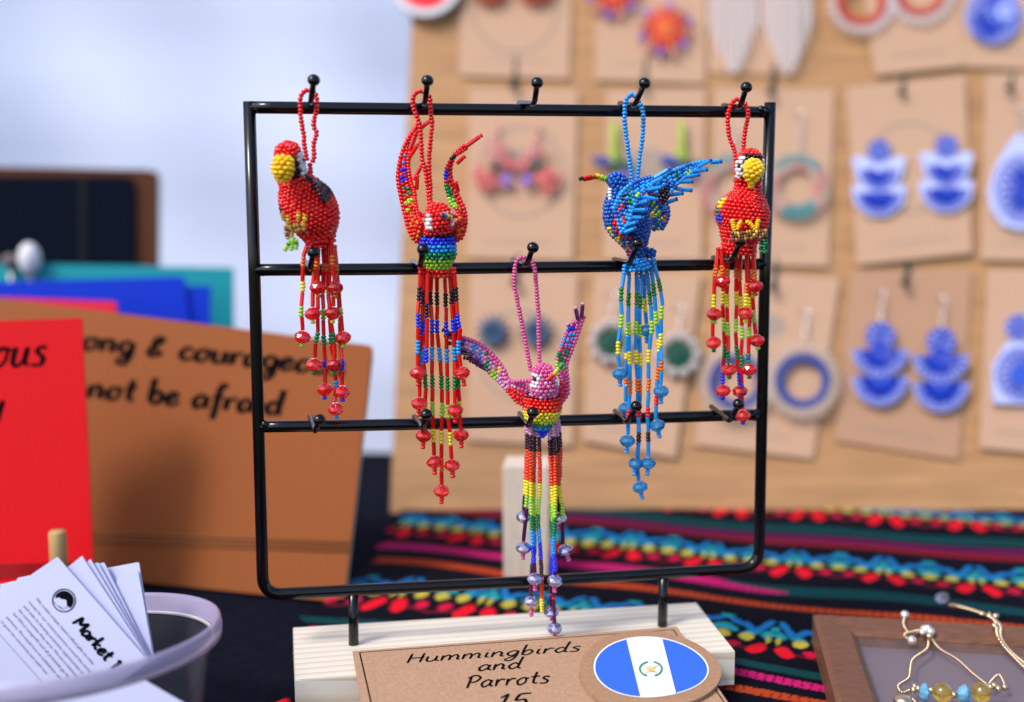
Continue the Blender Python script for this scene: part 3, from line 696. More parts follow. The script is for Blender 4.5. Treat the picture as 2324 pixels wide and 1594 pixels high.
quad_slab('strap',PD,[(180,402),(196,402),(196,1028),(180,1028)],.001,0,mat('black strap',(.003,.004,.009),.6),t,off=.0012)
for (x,y,r,sz,m,l) in ((67,588,25,1.5,mat('matte white',(.7,.7,.72),.5),'small white egg-shaped ornament peeping over the teal notebook'),(24,592,20,.8,mat('taupe glaze',(.16,.12,.12),.4),'small taupe ornament beside the white egg-shaped one')):
    pl=upright((0,.925,0)); c=pl.at(x,y); t=thing('ornament',(c.x,c.y,0),l,'ornament')
    mb=MB(); mb.ball(c,r*.34e-3,m,20,14,(0,0,1),sz); mb.build('head',t); mb=MB(); mb.tube([(c.x,c.y,.0),(c.x,c.y,.003),(c.x,c.y,.004),(c.x,c.y,c.z)],[.012,.012,.002,.002],silver,10); mb.build('stem',t)
# ---------------- tub with leaflets ----------------
tc_=upright((0,.455,0)).at(146,1440); RR=.0605; cz=tc_.z
t=thing('plastic_tub',(tc_.x,tc_.y,0),'clear round plastic tub with a frosted rim holding the leaflets','tub')
frost=mat('frosted plastic',(.45,.40,.58),.25,alpha=.62,coat=.3); clearp=mat('clear plastic',(.30,.28,.32),.06,trans=.0,ior=1.4,alpha=.05,spec=.9)
tilt=Matrix.Rotation(R_(-4.5),3,'Y')@Matrix.Rotation(R_(-4),3,'X')
def ring(mb,prof,m,n=96,tl=True):
    vs=[]
    for r,z in prof:
        for i in range(n):
            a=2*math.pi*i/n; v=Vector((r*math.cos(a),r*math.sin(a),z))
            if tl: v=tilt@(v-Vector((0,0,cz)))+Vector((0,0,cz))
            vs.append(v+Vector((tc_.x,tc_.y,0)))
    k=len(prof); mb.add(vs,[(j*n+i,j*n+(i+1)%n,(j+1)*n+(i+1)%n,(j+1)*n+i) for j in range(k-1) for i in range(n)],m)
H=.0078
mb=MB(); ring(mb,[(RR-.0028,cz-H),(RR-.0024,cz-.0010),(RR-.0016,cz),(RR-.0004,cz),(RR,cz-.001),(RR+.0004,cz-H*.5),(RR-.0002,cz-H),(RR-.0028,cz-H)],frost); mb.build('rim',t)
mb=MB(); ring(mb,[(RR-.0040,cz-H+.0005),(RR-.0032,cz-H+.0002),(RR-.0028,cz-H-.0008),(RR-.0045,cz-H-.0008),(RR-.0040,cz-H+.0005)],mat('rim lip',(.85,.8,.84),.15,trans=.2)); mb.build('lip',t)
zb=.006
def wallprof(k): return [(RR-.0045-.008*(1-f)-k,zb+(cz-H-.001-zb)*f) for f in (0,.25,.5,.75,1)]
mb=MB(); ring(mb,wallprof(0),clearp); ring(mb,wallprof(.0009),clearp); mb.build('wall',t)
mb=MB(); ring(mb,[(.0005,zb),(RR-.012,zb)],clearp); mb.build('bottom',t)
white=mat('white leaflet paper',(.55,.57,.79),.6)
def leaf(q,y,label,lean=12,yaw=-4,th=.0004,rad=0):
    pl=upright((tc_.x,y,.04),yaw,lean); t=thing('leaflet',pl.at(*q[3]),label,'leaflet','white leaflets fanned out in the tub')
    quad_slab('sheet',pl,q,th,rad,white,t); return t,pl
# fan, from the back to the front
leaf([(240,1290),(315,1276),(352,1503),(250,1560)],.4800,'rearmost leaflet, with a rounded top corner, at the right of the fan',rad=.0007)
leaf([(268,1300),(313,1294),(350,1503),(230,1560)],.4785,'leaflet second from the back of the fan, its corner just under the rounded one')
leaf([(0,1326),(236,1277),(348,1502),(60,1600)],.4770,'leaflet with a blank corner right of the middle of the fan')
leaf([(-30,1340),(222,1277),(346,1502),(40,1610)],.4755,'leaflet with a blank corner in the middle of the fan')
leaf([(40,1312),(108,1298),(250,1600),(-60,1560)],.4748,'leaflet showing a low edge left of the front one')
leaf([(60,1400),(205,1269),(345,1503),(60,1610)],.4740,'leaflet whose tip stands just right of the second one from the front')
leaf([(80,1345),(186,1262),(342,1503),(100,1620)],.4725,'leaflet with a blank pointed corner directly behind the front one')
tl_,pl=leaf([(-105,1425),(130,1264),(338,1502),(60,1700)],.4700,'front leaflet of the fan, with black logo, heading and grey text')
mb=MB(); e=(.656,.755); ex=(e[0]*17.6,e[1]*17.6); ey=(e[1]*18,-e[0]*14)
letter(mb,'Market 1',(163,1414),ex,ey,pl,.0002,.22,INK,.15,0,.02)
# round logo: dark sky, white mountains, ring
def disc(mb,cx,cy,r,m,off,a0=0,a1=2*math.pi,n=32,r0=0):
    if r0: 
        ps=[pl.at(cx+q*math.cos(a0+(a1-a0)*i/n),cy+q*math.sin(a0+(a1-a0)*i/n),off) for i in range(n+1) for q in (r0,r)]
        mb.add(ps,[(2*i,2*i+1,2*i+3,2*i+2) for i in range(n)],m,False)
    else: mb.add([pl.at(cx+r*math.cos(a0+(a1-a0)*i/n),cy+r*math.sin(a0+(a1-a0)*i/n),off) for i in range(n+1)],[tuple(range(n+1))],m,False)
lc=(145,1363); disc(mb,*lc,27,INK,.0002,r0=24.5); disc(mb,*lc,22,INK,.0002,math.radians(-160),math.radians(50))
mb.add([pl.at(x,y,.00035) for x,y in ((124,1363),(133,1356),(139,1360),(150,1362),(152,1378),(146,1380),(128,1374))],[tuple(range(7))],white,False)
for k in range(5):
    a=pl.at(122+k*3,1366+k*2.6,.0002); b=pl.at(131+k*3.6,1377+k*2.2,.0002); d=(b-a).normalized().cross(pl.n)*.00008; mb.add([a+d,b+d,b-d,a-d],[(0,1,2,3)],INK,False)
mb.build('logo_and_heading',tl_)
def font_text(s,o,ex,hy,pl,off,m,name,parent,length=None):
    cu=bpy.data.curves.new('t','FONT'); cu.body=s; cu.size=1; ob=bpy.data.objects.new('t',cu); C.objects.link(ob)
    bpy.context.view_layer.update(); me=bpy.data.meshes.new_from_object(ob.evaluated_get(bpy.context.evaluated_depsgraph_get()))
    W=max((v.co.x for v in me.vertices),default=1); k=length/W; mb=MB()
    vs=[pl.at(o[0]+v.co.x*k*ex[0]+v.co.y*k*hy[0],o[1]+v.co.x*k*ex[1]+v.co.y*k*hy[1],off) for v in me.vertices]
    mb.add(vs,[tuple(p.vertices) for p in me.polygons],m,False); bpy.data.objects.remove(ob); bpy.data.meshes.remove(me); return mb
gi=mat('grey body text',(.16,.14,.16),.7); tx=MB()
for s,o,l in (('We create unique, hand-crafted gifts to raise',(80,1360),197),('money for our ministry partners around the world',(63,1367),212),('and seek to develop economic opportunities in',(52,1377),203),('the communities they serve. We are a volunteer',(40,1385),205),('led 501c3 nonprofit and all proceeds go to',(28,1394),190),('partners. We would love to collaborate with',(13,1402),190),('to grow our community and reach new',(0,1411),160)):
    b_=font_text(s,o,(.656,.755),(.72,-.60),pl,.0002,gi,'x',None,l); tx.add([Vector(v) for v in b_.v],b_.f,gi,False)
tx.build('body_text',tl_)
a=pl.at(-10,1430,.0002); b=pl.at(95,1548,.0002); d=(b-a).normalized().cross(pl.n)*.0001
mb=MB(); mb.add([a+d,b+d,b-d,a-d],[(0,1,2,3)],gi,False); mb.build('rule_line',tl_)
# leaflet lying lower in the tub, seen through its wall
pw=upright((tc_.x,.430,.02),-4,20); t=thing('leaflet',pw.at(60,1640),'leaflet slipped low inside the front wall of the tub, seen through the clear plastic','leaflet','white leaflets fanned out in the tub')
quad_slab('sheet',pw,[(-60,1548),(330,1545),(425,1600),(200,1680)],.0004,0,white,t)
# ---------------- jewellery rack ----------------
t=thing('jewellery_rack',ground(1150,1530),'black wire rack with three rails of ball-tipped hooks on a pale pine base','display rack')
iron=mat('glossy black iron',(.0015,.0015,.0025),.17,spec=.42)
ir=13.2*U
def rtube(name,px,r=ir,n=16,sm=6,ends=None):
    mb=MB(); mb.tube(cr([rk(*p) for p in px],n=sm) if len(px)>2 else [rk(*p) for p in px],r,iron,n); return mb.build(name,t)
def fillet(P,r,n=9):
    P=[Vector((*p,0)) for p in P]; out=[P[0]]
    for i in range(1,len(P)-1):
        a,b,c=P[i-1:i+2]; u=(a-b).normalized(); v=(c-b).normalized(); ang=u.angle(v)
        if ang>2.9: out.append(b); continue
        for k in range(n+1):
            t=k/n; out.append((b+u*r)*(1-t)**2*1+b*2*t*(1-t)+(b+v*r)*t*t)
    return [(p.x,p.y) for p in out+[P[-1]]]
loop=[(565.5,231),(571,420),(577.5,620),(585,860),(591.5,1100),(596,1275),(599,1308),(609,1333),(632,1346),(665,1347.5),(900,1336),(1200,1320),(1500,1303),(1650,1294),(1690,1290),(1711,1278),(1719.5,1256),(1722.5,1225),(1728,1000),(1735,640),(1748,233)]
loop=fillet([(565.5,231),(577.5,620),(597,1350),(1200,1320),(1722,1288),(1735,640),(1748,233)],44)
mb=MB(); mb.tube([rk(*p) for p in loop],ir,iron,16); mb.build('frame_loop',t)
for q in ([(566,244),(900,247.5),(1300,251),(1747,255)],[(577,613),(900,611),(1300,606),(1737,599.5)],[(588,969),(900,964),(1300,954),(1730,941)]): rtube('cross_rail',q)
for x,y,m1 in ((568,243,1),(1745,254,-1),(579,613,1),(1735,600,-1),(590,969,1),(1728,941,-1)):   # weld beads
    mb=MB()
    for k in range(5): mb.ball(rk(x+m1*(8+k*2.5),y+random.uniform(-7,7),random.uniform(0,1.5)),random.uniform(7,10)*U,iron,10,7)
    mb.build('weld',t)
HK=[((712,182),(706,229),(703,243)),((970,183),(965,233),(948,240)),((1219,188),(1213,236),(1178,234)),((1463,189),(1441,239),(1407,235)),((1694,198),(1680,243),(1642,240)),
 ((711,573),(704,611),(696,596)),((960,566),(954,604),(936,594)),((1209.5,562),(1195,602),(1163,590)),((1447,552),(1430,597),(1394,589)),((1680,548),(1661,592),(1619,585)),
 ((725,953),(715,981),(704,946)),((967.5,941),(960,974),(940,946)),((1209.5,936),(1200,968),(1179,939)),((1444,922),(1424,959),(1396,933)),((1676,917),(1657,957),(1614,923))]
for B_,E_,S_ in HK:
    s=rk(*S_,-5); e=rk(*E_,20); b=rk(*B_,27)
    v1=(s-e).normalized(); v2=(b-e).normalized(); d=.0032
    pts=[s]+[ (e+v1*d)*(1-k/6)**2+e*2*(k/6)*(1-k/6)+(e+v2*d)*(k/6)**2 for k in range(7)]+[b]
    mb=MB(); mb.tube(pts,6.1*U,iron,12); h=mb.build('hook',t)
    mb=MB(); mb.ball(b,13*U,iron,18,12,(b-e),.86); mb.build('ball_tip',h)
for a,b in (((802,1340),(802.5,1490)),((1506,1303),(1503,1424))): rtube('post',[a,b],11.5*U)
# pine base: follows the rack's direction
ZT=.0205; gp=lambda x,y,z=ZT: ground(x,y,z)
bl,br,fr=gp(665,1425),gp(1580,1368),gp(1668,1478); fl=gp(669,1543)
ax=(br-bl).normalized(); dp=Vector((-ax.y,ax.x,0)); dp=dp if dp.y<0 else -dp
top4=[fl,fr,br,bl]; mb=MB(); bv=.0008
def inset(z,k): 
    c=sum(top4,Vector())/4; return [Vector((c.x+(p.x-c.x)*k,c.y+(p.y-c.y)*(1-(1-k)*4),z)) for p in top4]
mp_=mat('striped pine',(.60,.47,.32),.5); n=mp_.node_tree; N=n.nodes.new
tc=N('ShaderNodeTexCoord'); mpn=N('ShaderNodeMapping'); mpn.inputs['Rotation'].default_value=(R_(32),0,-math.atan2(ax.y,ax.x)); mpn.inputs['Scale'].default_value=(1,1,1)
wv=N('ShaderNodeTexWave'); wv.bands_direction='Y'; wv.wave_profile='SAW'; wv.inputs['Scale'].default_value=62; wv.inputs['Distortion'].default_value=1.2; wv.inputs['Detail'].default_value=2; wv.inputs['Detail Scale'].default_value=.6
m2=N('ShaderNodeMapping'); m2.inputs['Scale'].default_value=(.12,1,.9); rp=N('ShaderNodeValToRGB')
rp.color_ramp.elements[0].position=.0; rp.color_ramp.elements[0].color=(.77,.71,.61,1); rp.color_ramp.elements[1].position=1; rp.color_ramp.elements[1].color=(.60,.49,.35,1); x_=rp.color_ramp.elements.new(.6); x_.color=(.74,.67,.56,1)
n.links.new(tc.outputs['Object'],mpn.inputs[0]); n.links.new(mpn.outputs[0],m2.inputs[0]); n.links.new(m2.outputs[0],wv.inputs[0]); n.links.new(wv.outputs[1],rp.inputs[0]); n.links.new(rp.outputs[0],n.nodes['Principled BSDF'].inputs['Base Color'])
A=inset(ZT,1-.0015); B=[Vector((p.x,p.y,ZT-.0006)) for p in top4]; D=[Vector((p.x,p.y,.0045)) for p in top4]
mb.add(A+B+D,[(0,1,2,3)]+[(i+4,(i+1)%4+4,(i+1)%4,i) for i in range(4)]+[(i+8,(i+1)%4+8,(i+1)%4+4,i+4) for i in range(4)]+[(11,10,9,8)],mp_,False); mb.build('base',t)
# ---------------- price sign ----------------
fe=(fl+fr)/2+Vector((0,0,.0008)); yw=math.atan2(ax.y,ax.x); tl=R_(11)
SG=Plane(fe,(-math.sin(-yw)*0+math.sin(yw)*math.sin(tl),-math.cos(yw)*math.sin(tl),math.cos(tl)))
t=thing('price_sign',SG.at(815,1600),'hand-lettered kraft price sign on the pine base, with a blue and white flag disc','sign')
quad_slab('card',SG,[(800,1478),(1536,1422),(1700,1665),(832,1670)],.0006,0,mat('sign kraft',(.43,.255,.155),.8,noise=(700,.16,(1,1,1))),t)
def line(mb,a,b,wd,pl=SG,off=.0002,m=INK):
    a=pl.at(*a,off); b=pl.at(*b,off); d=(b-a).normalized().cross(pl.n)*wd; mb.add([a+d,b+d,b-d,a-d],[(0,1,2,3)],m,False)
mb=MB(); line(mb,(816,1481),(858,1664),.00028); line(mb,(816,1481),(1528,1429),.00014); line(mb,(1528,1429),(1690,1660),.00028); mb.build('border_line',t)
mb=MB(); letter(mb,'Hummingbirds',(922,1505),(27.6,-1.9),(-1,-11.5),SG,.0002,.105,INK,.25,.25,.10)
letter(mb,'and',(1083,1523),(27,-1.7),(-1,-13),SG,.0002,.11,INK,.25,.25,.10); letter(mb,'Parrots',(1055,1562),(25,-1.6),(-1,-15.5),SG,.0002,.115,INK,.25,.25,.12)
letter(mb,'15',(1118,1612),(38,-1.5),(2,-21),SG,.0002,.10,INK,.2,.25,.2); mb.build('lettering',t)
def wob(cx,cy,rx,ry,n=64,k=0): 
    o=[]
    for i in range(n):
        a=2*math.pi*i/n; x=math.cos(a); y=math.sin(a); o.append((cx+rx*x,cy+ry*y*(1-.10*x)+7*x*x*(x>0)))
    return o
ps=wob(1476,1521,161,89)
mb=MB(); fr_=[SG.at(x,y,.0022) for x,y in ps]; mb.prism(fr_[::-1],[p-SG.n*.0016 for p in fr_][::-1],mat('disc kraft',(.37,.21,.12),.8,noise=(700,.16,(1,1,1)))); fd=mb.build('flag_disc',t)
fw=mat('flag white',(.74,.75,.80),.45); fb=mat('flag blue',(.03,.13,.60),.45)
ps=wob(1478,1514,131,69); mb=MB(); mb.add([SG.at(x,y,.0024) for x,y in ps][::-1],[tuple(range(64))],fw,False)
inn=wob(1478,1514,127,66.5)
def half(side):
    # slanted stripe edges
    xl=lambda y:1421+(y-1450)*.245; xr=lambda y:1503+(y-1450)*.255
    out=[]
    for x,y in inn:
        if side<0: out.append((min(x,xl(y)),y))
        else: out.append((max(x,xr(y)),y))
    return out
for s_ in (-1,1): mb.add([SG.at(x,y,.0025) for x,y in half(s_)][::-1],[tuple(range(64))],fb,False)
gw=mat('wreath green',(.02,.24,.12),.5)
for a0,a1 in ((R_(110),R_(255)),(R_(-75),R_(70))):
    N_=14; v=[]
    for i in range(N_+1):
        a=a0+(a1-a0)*i/N_; v+= [SG.at(1477+23*math.cos(a),1518+15*math.sin(a),.0027),SG.at(1477+27*math.cos(a),1518+18*math.sin(a),.0027)]
    mb.add(v,[(2*i,2*i+1,2*i+3,2*i+2) for i in range(N_)],gw,False)
mb.add([SG.at(1477+r*math.cos(a),1518+r*.65*math.sin(a),.0027) for i in range(10) for a,r in ((i*math.pi/5,13 if i%2 else 9),)],[tuple(range(10))],mat('scroll yellow',(.70,.60,.25),.5),False)
for a,b in (((1458,1508),(1496,1533)),((1496,1508),(1458,1533))): line(mb,a,b,.0001,SG,.00275,mat('rifle red',(.6,.15,.15),.5))
mb.build('flag_print',fd)
# ---------------- picture frame with bracelets ----------------
zf=.018; g2=lambda x,y,z=zf: ground(x,y,z)
o_=[g2(1845,1391),g2(2420,1424),g2(2560,1780),g2(1975,1900)]
# outer and inner corners on the table: back-left, back-right, front-right, front-left
bl=g2(1845,1391); rd_=(g2(2324,1419)-bl).normalized(); fd_=(g2(1899,1594)-bl).normalized()
Wf,Hf=.24,.20; out=[bl,bl+rd_*Wf,bl+rd_*Wf+fd_*Hf,bl+fd_*Hf]; k=.0185
inn_=[bl+(rd_+fd_)*k,bl+rd_*(Wf-k)+fd_*k,bl+rd_*(Wf-k)+fd_*(Hf-k),bl+rd_*k+fd_*(Hf-k)]
wal=mat('walnut veneer',(.165,.072,.040),.45,noise=(120,.35,(1,5,1)),bump=.2)
t=thing('picture_frame',Vector((bl.x,bl.y,0)),'walnut picture frame lying flat on the woven cloth under the gold bracelets','picture frame')
for i in range(4):
    a,b,c,d=out[i],out[(i+1)%4],inn_[(i+1)%4],inn_[i]; z=Vector((0,0,1)); lo=lambda p:Vector((p.x,p.y,.003))
    mb=MB(); m1=a.lerp(d,.12); m2=b.lerp(c,.12); n1=a.lerp(d,.85)-z*.0015; n2=b.lerp(c,.85)-z*.0015
    V=[lo(a),lo(b),a-z*.0012,b-z*.0012,m1,m2,n1,n2,d-z*.004,c-z*.004,lo(d),lo(c)]
    mb.add(V,[(0,1,3,2),(2,3,5,4),(4,5,7,6),(6,7,9,8),(8,9,11,10),(10,11,1,0)],wal,False); mb.build('frame_side',t)
mb=MB(); mb.add([p-Vector((0,0,.009)) for p in inn_],[(3,2,1,0)],mat('lilac paper mount',(.15,.105,.125),.7),False); mb.build('mount',t)
mb=MB(); mb.add([p-Vector((0,0,.0045)) for p in inn_],[(3,2,1,0)],mat('picture glass',(.5,.5,.55),.03,alpha=.10,spec=.9),False); mb.build('glass',t)
gold=mat('gold plating',(.74,.54,.34),.28,metal=1)
def b_(x,y): return (1759+x*.2432,1276.6+y*.2432)
def chain(name,pts,parent,z0=.0148,r=.0007,step=.0016,lift=None):
    P=[]
    for i,p in enumerate(pts):
        x,y=b_(p[0],p[1]); P.append(ground(x,y,p[2] if len(p)>2 else z0))
    P=resample(cr(P,n=8),step=step); mb=MB(); mb.tube(P,r*.55,gold,6)
    for i,q in enumerate(P):
        a=P[min(i+1,len(P)-1)]-P[max(i-1,0)]; mb.ball(q,r*1.15,gold,7,5,a,.72)
    return mb.build(name,parent)
t=thing('bracelet',ground(*b_(1700,1200),.0148),'gold slider bracelet strung with two amber globes and turquoise chips','bracelet')
chain('chain',[(1430,690),(1420,800),(1290,900),(1262,1000),(1245,1080),(1150,1150),(1190,1215),(1290,1175)],t); chain('chain',[(1450,690),(1530,800),(1700,905),(1850,1040),(1990,1145),(2010,1115),(2085,1048),(2130,1110),(2145,1160)],t)
chain('chain_tail',[(1210,510,.020),(1200,580,.0195),(1245,650,.0185),(1330,635,.0185),(1410,640,.017)],t); chain('chain_tail',[(1270,735,.016),(1210,690,.0185),(1240,655,.0185),(1400,650,.0175)],t)
def gem(name,x,y,r,m,z=.0175,sz=1,n=18,ax=(0,0,1)):
    mb=MB(); mb.ball(ground(*b_(x,y),z),r,m,n,max(6,n//2+2),ax,sz); return mb.build(name,t)
pearl=mat('silver stopper',(.85,.78,.72),.2,metal=.8)
gem('stopper_bead',1210,492,.0022,pearl,.0195); gem('stopper_bead',1275,728,.0022,pearl,.0175); gem('slider_bead',1400,632,.0026,pearl,.0180); gem('slider_bead',1450,650,.0022,pearl,.018); gem('slider_bead',1425,612,.0016,pearl,.0195); gem('slider_bead',1375,655,.0015,pearl,.0185); gem('slider_bead',1440,690,.0016,gold,.018)
amb=mat('amber globe',(.80,.60,.10),.05,trans=.92,ior=1.5,coat=.6)
gem('amber_bead',1560,1215,.0041,amb,.0190,1,22); gem('amber_bead',1925,1215,.0041,amb,.0195,1,22)
tq=mat('turquoise stone',(.13,.36,.55),.4,noise=(300,.3,(1,1,1)))
for x,y,sx in ((1395,1212,.62),(1768,1228,.9)):
    c=ground(*b_(x,y),.0195); random.seed(x); mb=MB(); vs=[];fs=[]; nn=9
    prof=[(-1,.35),(-.45,.85),(.15,1),(.62,.66),(1,.22)]
    for z,r in prof:
        for i in range(nn): a=2*math.pi*i/nn; rr=r*random.uniform(.78,1.15); vs.append(c+Vector((math.cos(a)*rr*.0036*sx,math.sin(a)*rr*.003,z*.0040)))
    for j in range(4):
        for i in range(nn): fs.append((j*nn+i,j*nn+(i+1)%nn,(j+1)*nn+(i+1)%nn,(j+1)*nn+i))
    fs+=[tuple(range(nn))[::-1],tuple(4*nn+i for i in range(nn))]; mb.add(vs,fs,tq,False); mb.build('turquoise_chip',t)
for x,y in ((1300,1160),(1335,1180),(1450,1195),(1668,1236),(2005,1165),(2040,1150),(2140,1165),(2080,1180),(1290,1190)): gem('gold_bead',x,y,.0016,gold,.0185,.8,12,(1,0,0))
t=thing('bracelet',ground(*b_(1190,1300),.0148),'gold bracelet end showing at the bottom edge, left of the amber beads','bracelet')
chain('chain',[(1150,1400),(1160,1290),(1220,1262),(1300,1290),(1330,1400)],t); gem('gold_bead',1195,1290,.004,gold,.017,.6,16)
t=thing('bracelet',ground(*b_(2100,650),.0148),'doubled gold chain running to the right edge, with a clear crystal at its end','bracelet')
chain('chain',[(1640,400,.010),(1760,425,.016),(1960,490,.0195),(2060,560,.0195),(2075,680,.0190),(2150,800,.016),(2330,985),(2500,1150)],t,r=.00095,step=.0019); chain('chain',[(2000,480,.0195),(2100,590,.0190),(2110,700,.0180),(2200,830),(2360,970),(2520,1120)],t,r=.0008)
for x,y in ((1930,480),(2000,500),(2060,500),(2050,590)): gem('gold_bead',x,y,.0017,gold,.0200,.8,12)
mb=MB(); mb.ball(ground(*b_(1560,330),.007),.0030,mat('clear crystal drop',(.7,.7,.85),.05,trans=.9),10,6,(1,.3,.2),1.3); mb.build('crystal_drop',t)
# ---------------- beaded ornaments ----------------
OG='beaded bird ornaments on the rack'
def Z(x0,y0,k): return lambda x,y,o=None:(x0+x*k,y0+y*k) if o is None else (x0+x*k,y0+y*k,o)
z1=Z(544.7,158.9,.2849); z2=Z(601.4,544.7,.2633); z3=Z(873.8,158.9,.299); z4=Z(907.8,595.8,.356); z5=Z(1021.3,539,.3026); z6=Z(1123.4,936.2,.3382); z7=Z(1293.7,170.2,.3026); z8=Z(1350.4,556,.3702); zA=Z(1577.4,158.9,.2776); zB=Z(1566,556,.2636)
def path(z,pts,off): return [rk(*z(p[0],p[1]),(p[2] if len(p)>2 else off)) for p in pts]
def tassels(t,z,specs,crys,bug,off=14,spread=6):
    rank={k:i for i,k in enumerate(sorted(range(len(specs)),key=lambda k:-len(specs[k][1])))}
    for i,(pts,tok) in enumerate(specs):
        o=off+(rank[i]/len(specs)-.4)*spread*1.5; string('tassel_strand',t,path(z,pts,o),tok,crys=crys,bug=bug)
def hloop(t,z,left,right,ch,join=None,h=7.6,r=5.6):
    L=path(z,left,13.5); Rr=path(z,right,13.5)
    n=lambda P:int(sum((b-a).length for a,b in zip(cr(P),cr(P)[1:]))/U/h)
    pts=L[::-1]+Rr; th=string('hanging_loop',t,pts,ch*n(pts),h=h,r=r)
    if join: p=path(z,join,14); string('hanging_loop',t,p,ch*max(2,n(p)),h=h,r=r)
def patch(spots):
    """spots [(t,angle,dt,da,letter)]"""
    def f(t,q):
        for a,b,c,d,ch in spots:
            if ((t-a)/c)**2+((q-b)/d)**2<1: return ch
    return f
# -- 1 scarlet parrot seen from the side
t=thing('beaded_parrot',rk(*z1(560,780),14),'red beaded parrot in side view with blunt yellow beak, on the leftmost top hook','beaded bird',OG)
hloop(t,z1,[(545,160),(495,188),(478,240),(482,340),(492,430),(508,520),(515,620),(535,725)],[(600,190),(615,245),(605,340),(585,440),(610,500),(588,590),(590,690),(575,740)],'r',[(557,742,15),(561,800,16),(562,865,18),(566,930,20)])
pa=patch([(.14,.95,.16,.33,'k'),(.30,1.15,.13,.36,'k'),(.40,-1.45,.12,.25,'k')])
skin('body',t,[z1(430,880,14)[:2]+(33,17),z1(468,940)+(45,15),z1(512,1030)+(55,14),z1(562,1120)+(57,14),z1(604,1200)+(53,14),z1(634,1280)+(42,14),z1(640,1350)+(32,14)],
     lambda i,s,q: pa(s,q) or 'r','r',row=8.3)
skin('skirt',t,[z1(635,1330)+(34,14),z1(640,1370)+(31,14),z1(640,1405)+(28,14)],lambda i,s,q:'r','r')
def hd(i,s,q):
    if .38<s<.95 and .75<q<1.9: return 'k' if (.52<s<.66 and 1.15<q<1.5) else 'w'
    if .40<s<.9 and -1.1<q<.75 and abs((s-.65)/.27)**2+abs((q+.1)/.72)**2<1.15: return 'K'
    return 'r'
skin('head',t,[z1(368,578)+(2,22),z1(370,590)+(15,22),z1(375,620)+(24,22),z1(385,680)+(29,21),z1(400,750)+(30,19),z1(418,820)+(30,18),z1(425,880)+(31,17)],hd,'r')
skin('beak',t,[z1(350,700)+(15,28),z1(345,730)+(21,29),z1(340,780)+(22,30),z1(338,830)+(20,30),z1(338,880)+(11,29)],lambda i,s,q:'Y','Y',individual=True,row=9,pitch=11.5,r=6.4,depth=.75)
w_=ribbon('wing',t,[z1(590,880,21),z1(680,930,20),z1(740,1020,16),z1(765,1130,13)],[z1(600,905,27),z1(640,1000,28),z1(700,1090,22),z1(735,1150,17)],lambda u,v:'k' if u<.58 else ('r' if u<.85 else 'o'),'k')
def claw(z,specs,off,r=5.2,nm='foot'):
    for pts,tok in specs: string(nm,t,path(z,pts,off),tok,r=r,h=7.2)
claw(z1,[([(335,1140),(350,1200)],'mmm'),([(378,1160),(385,1250)],'mymm'),([(468,1130),(465,1215)],'mymm'),([(525,1150),(505,1240)],'mymm')],29)
claw(z1,[([(362,1235),(372,1300),(385,1350)],'mnmnm'),([(395,1215),(405,1270),(415,1330)],'nmmnmm'),([(430,1240),(440,1300)],'mnmm'),([(470,1235),(475,1290)],'nmn'),([(505,1235),(520,1290)],'mmn'),([(385,1290),(450,1280),(530,1270)],'nmnmmnmn'),([(370,1260),(440,1240),(520,1240)],'mmnmmnmm')],31,nm='branch')
claw(z1,[([(430,1330),(415,1390),(405,1440)],'lllll'),([(400,1360),(380,1400),(350,1440)],'lgll'),([(445,1350),(450,1400),(440,1430)],'lgll')],31,nm='leaf')
claw(z1,[([(735,1150),(765,1175),(790,1178)],'yyk'),([(735,1190),(755,1230),(765,1270)],'lggk'),([(745,1215),(775,1225)],'gk')],13,nm='wing_tip')
tassels(t,z2,[([(370,30),(345,120),(322,190),(330,320),(328,420),(318,620),(330,740),(322,925)],'BoooByyyBlllBCl'),([(455,10),(448,120),(448,240),(462,500)],'rrBooBCo'),([(450,10),(425,240),(412,450),(412,725)],'rrBooByBCy'),
 ([(458,10),(452,240),(455,640),(447,800),(438,890),(418,1160)],'rrBooByyBllBgggBCg'),([(500,10),(500,230),(503,400),(505,640),(511,820),(513,900),(518,1060),(515,1375)],'rrBooByyBlllBgggBbbBCb'),
 ([(545,10),(550,240),(556,500),(568,800),(575,900),(600,1060),(612,1250),(603,1390),(622,1540)],'rrBoooByyBllBgggBbbBssBCs'),([(575,0),(580,150),(600,350),(606,500)],'BoooBCo'),([(592,40),(600,300),(590,500),(583,720)],'rBooByBCy'),
 ([(600,40),(622,300),(640,500),(655,660),(680,930)],'rBooByBllBCl'),([(530,10),(545,400),(575,700),(590,900),(595,1165)],'rrBooByyBllBgggBCg'),([(600,60),(625,400),(645,640),(652,900),(668,1050),(668,1395)],'rrBooByyBllBggBbbbBCb')],'r','r')
# -- 2 red hummingbird, front view
t=thing('beaded_hummingbird',rk(*z3(400,1050),14),'red beaded hummingbird with raised wings and a blue and green belly','beaded bird',OG)
hloop(t,z3,[(270,160),(222,190),(212,250),(228,320),(250,370),(268,450),(275,560),(280,660),(300,740),(318,850),(330,950),(335,1050)],[(325,190),(345,240),(345,320),(358,400),(350,490),(340,590),(335,680),(338,790),(345,900),(345,1000),(360,1040)],'r')
bands2=['k','k','b','b','b','s','s','t','e','g','g','l','l','l','y','o','r','r']
skin('body',t,[z3(395,1235)+(31,14),z3(395,1270)+(38,14),z3(397,1330)+(41,14),z3(400,1400)+(40,14),z3(402,1460)+(34,14),z3(402,1520)+(24,14),z3(402,1565)+(12,14)],lambda i,s,q:bands2[min(len(bands2)-1,int(s*len(bands2)*1.0))],'b',row=8.1,r=5.2)
def h2(i,s,q):
    if .42<s<.82 and (-1.35<q<-.62 or 1.0<q<1.5): return 'K' if (.56<s<.7 and -1.15<q<-.8) else 'w'
    return 'r'
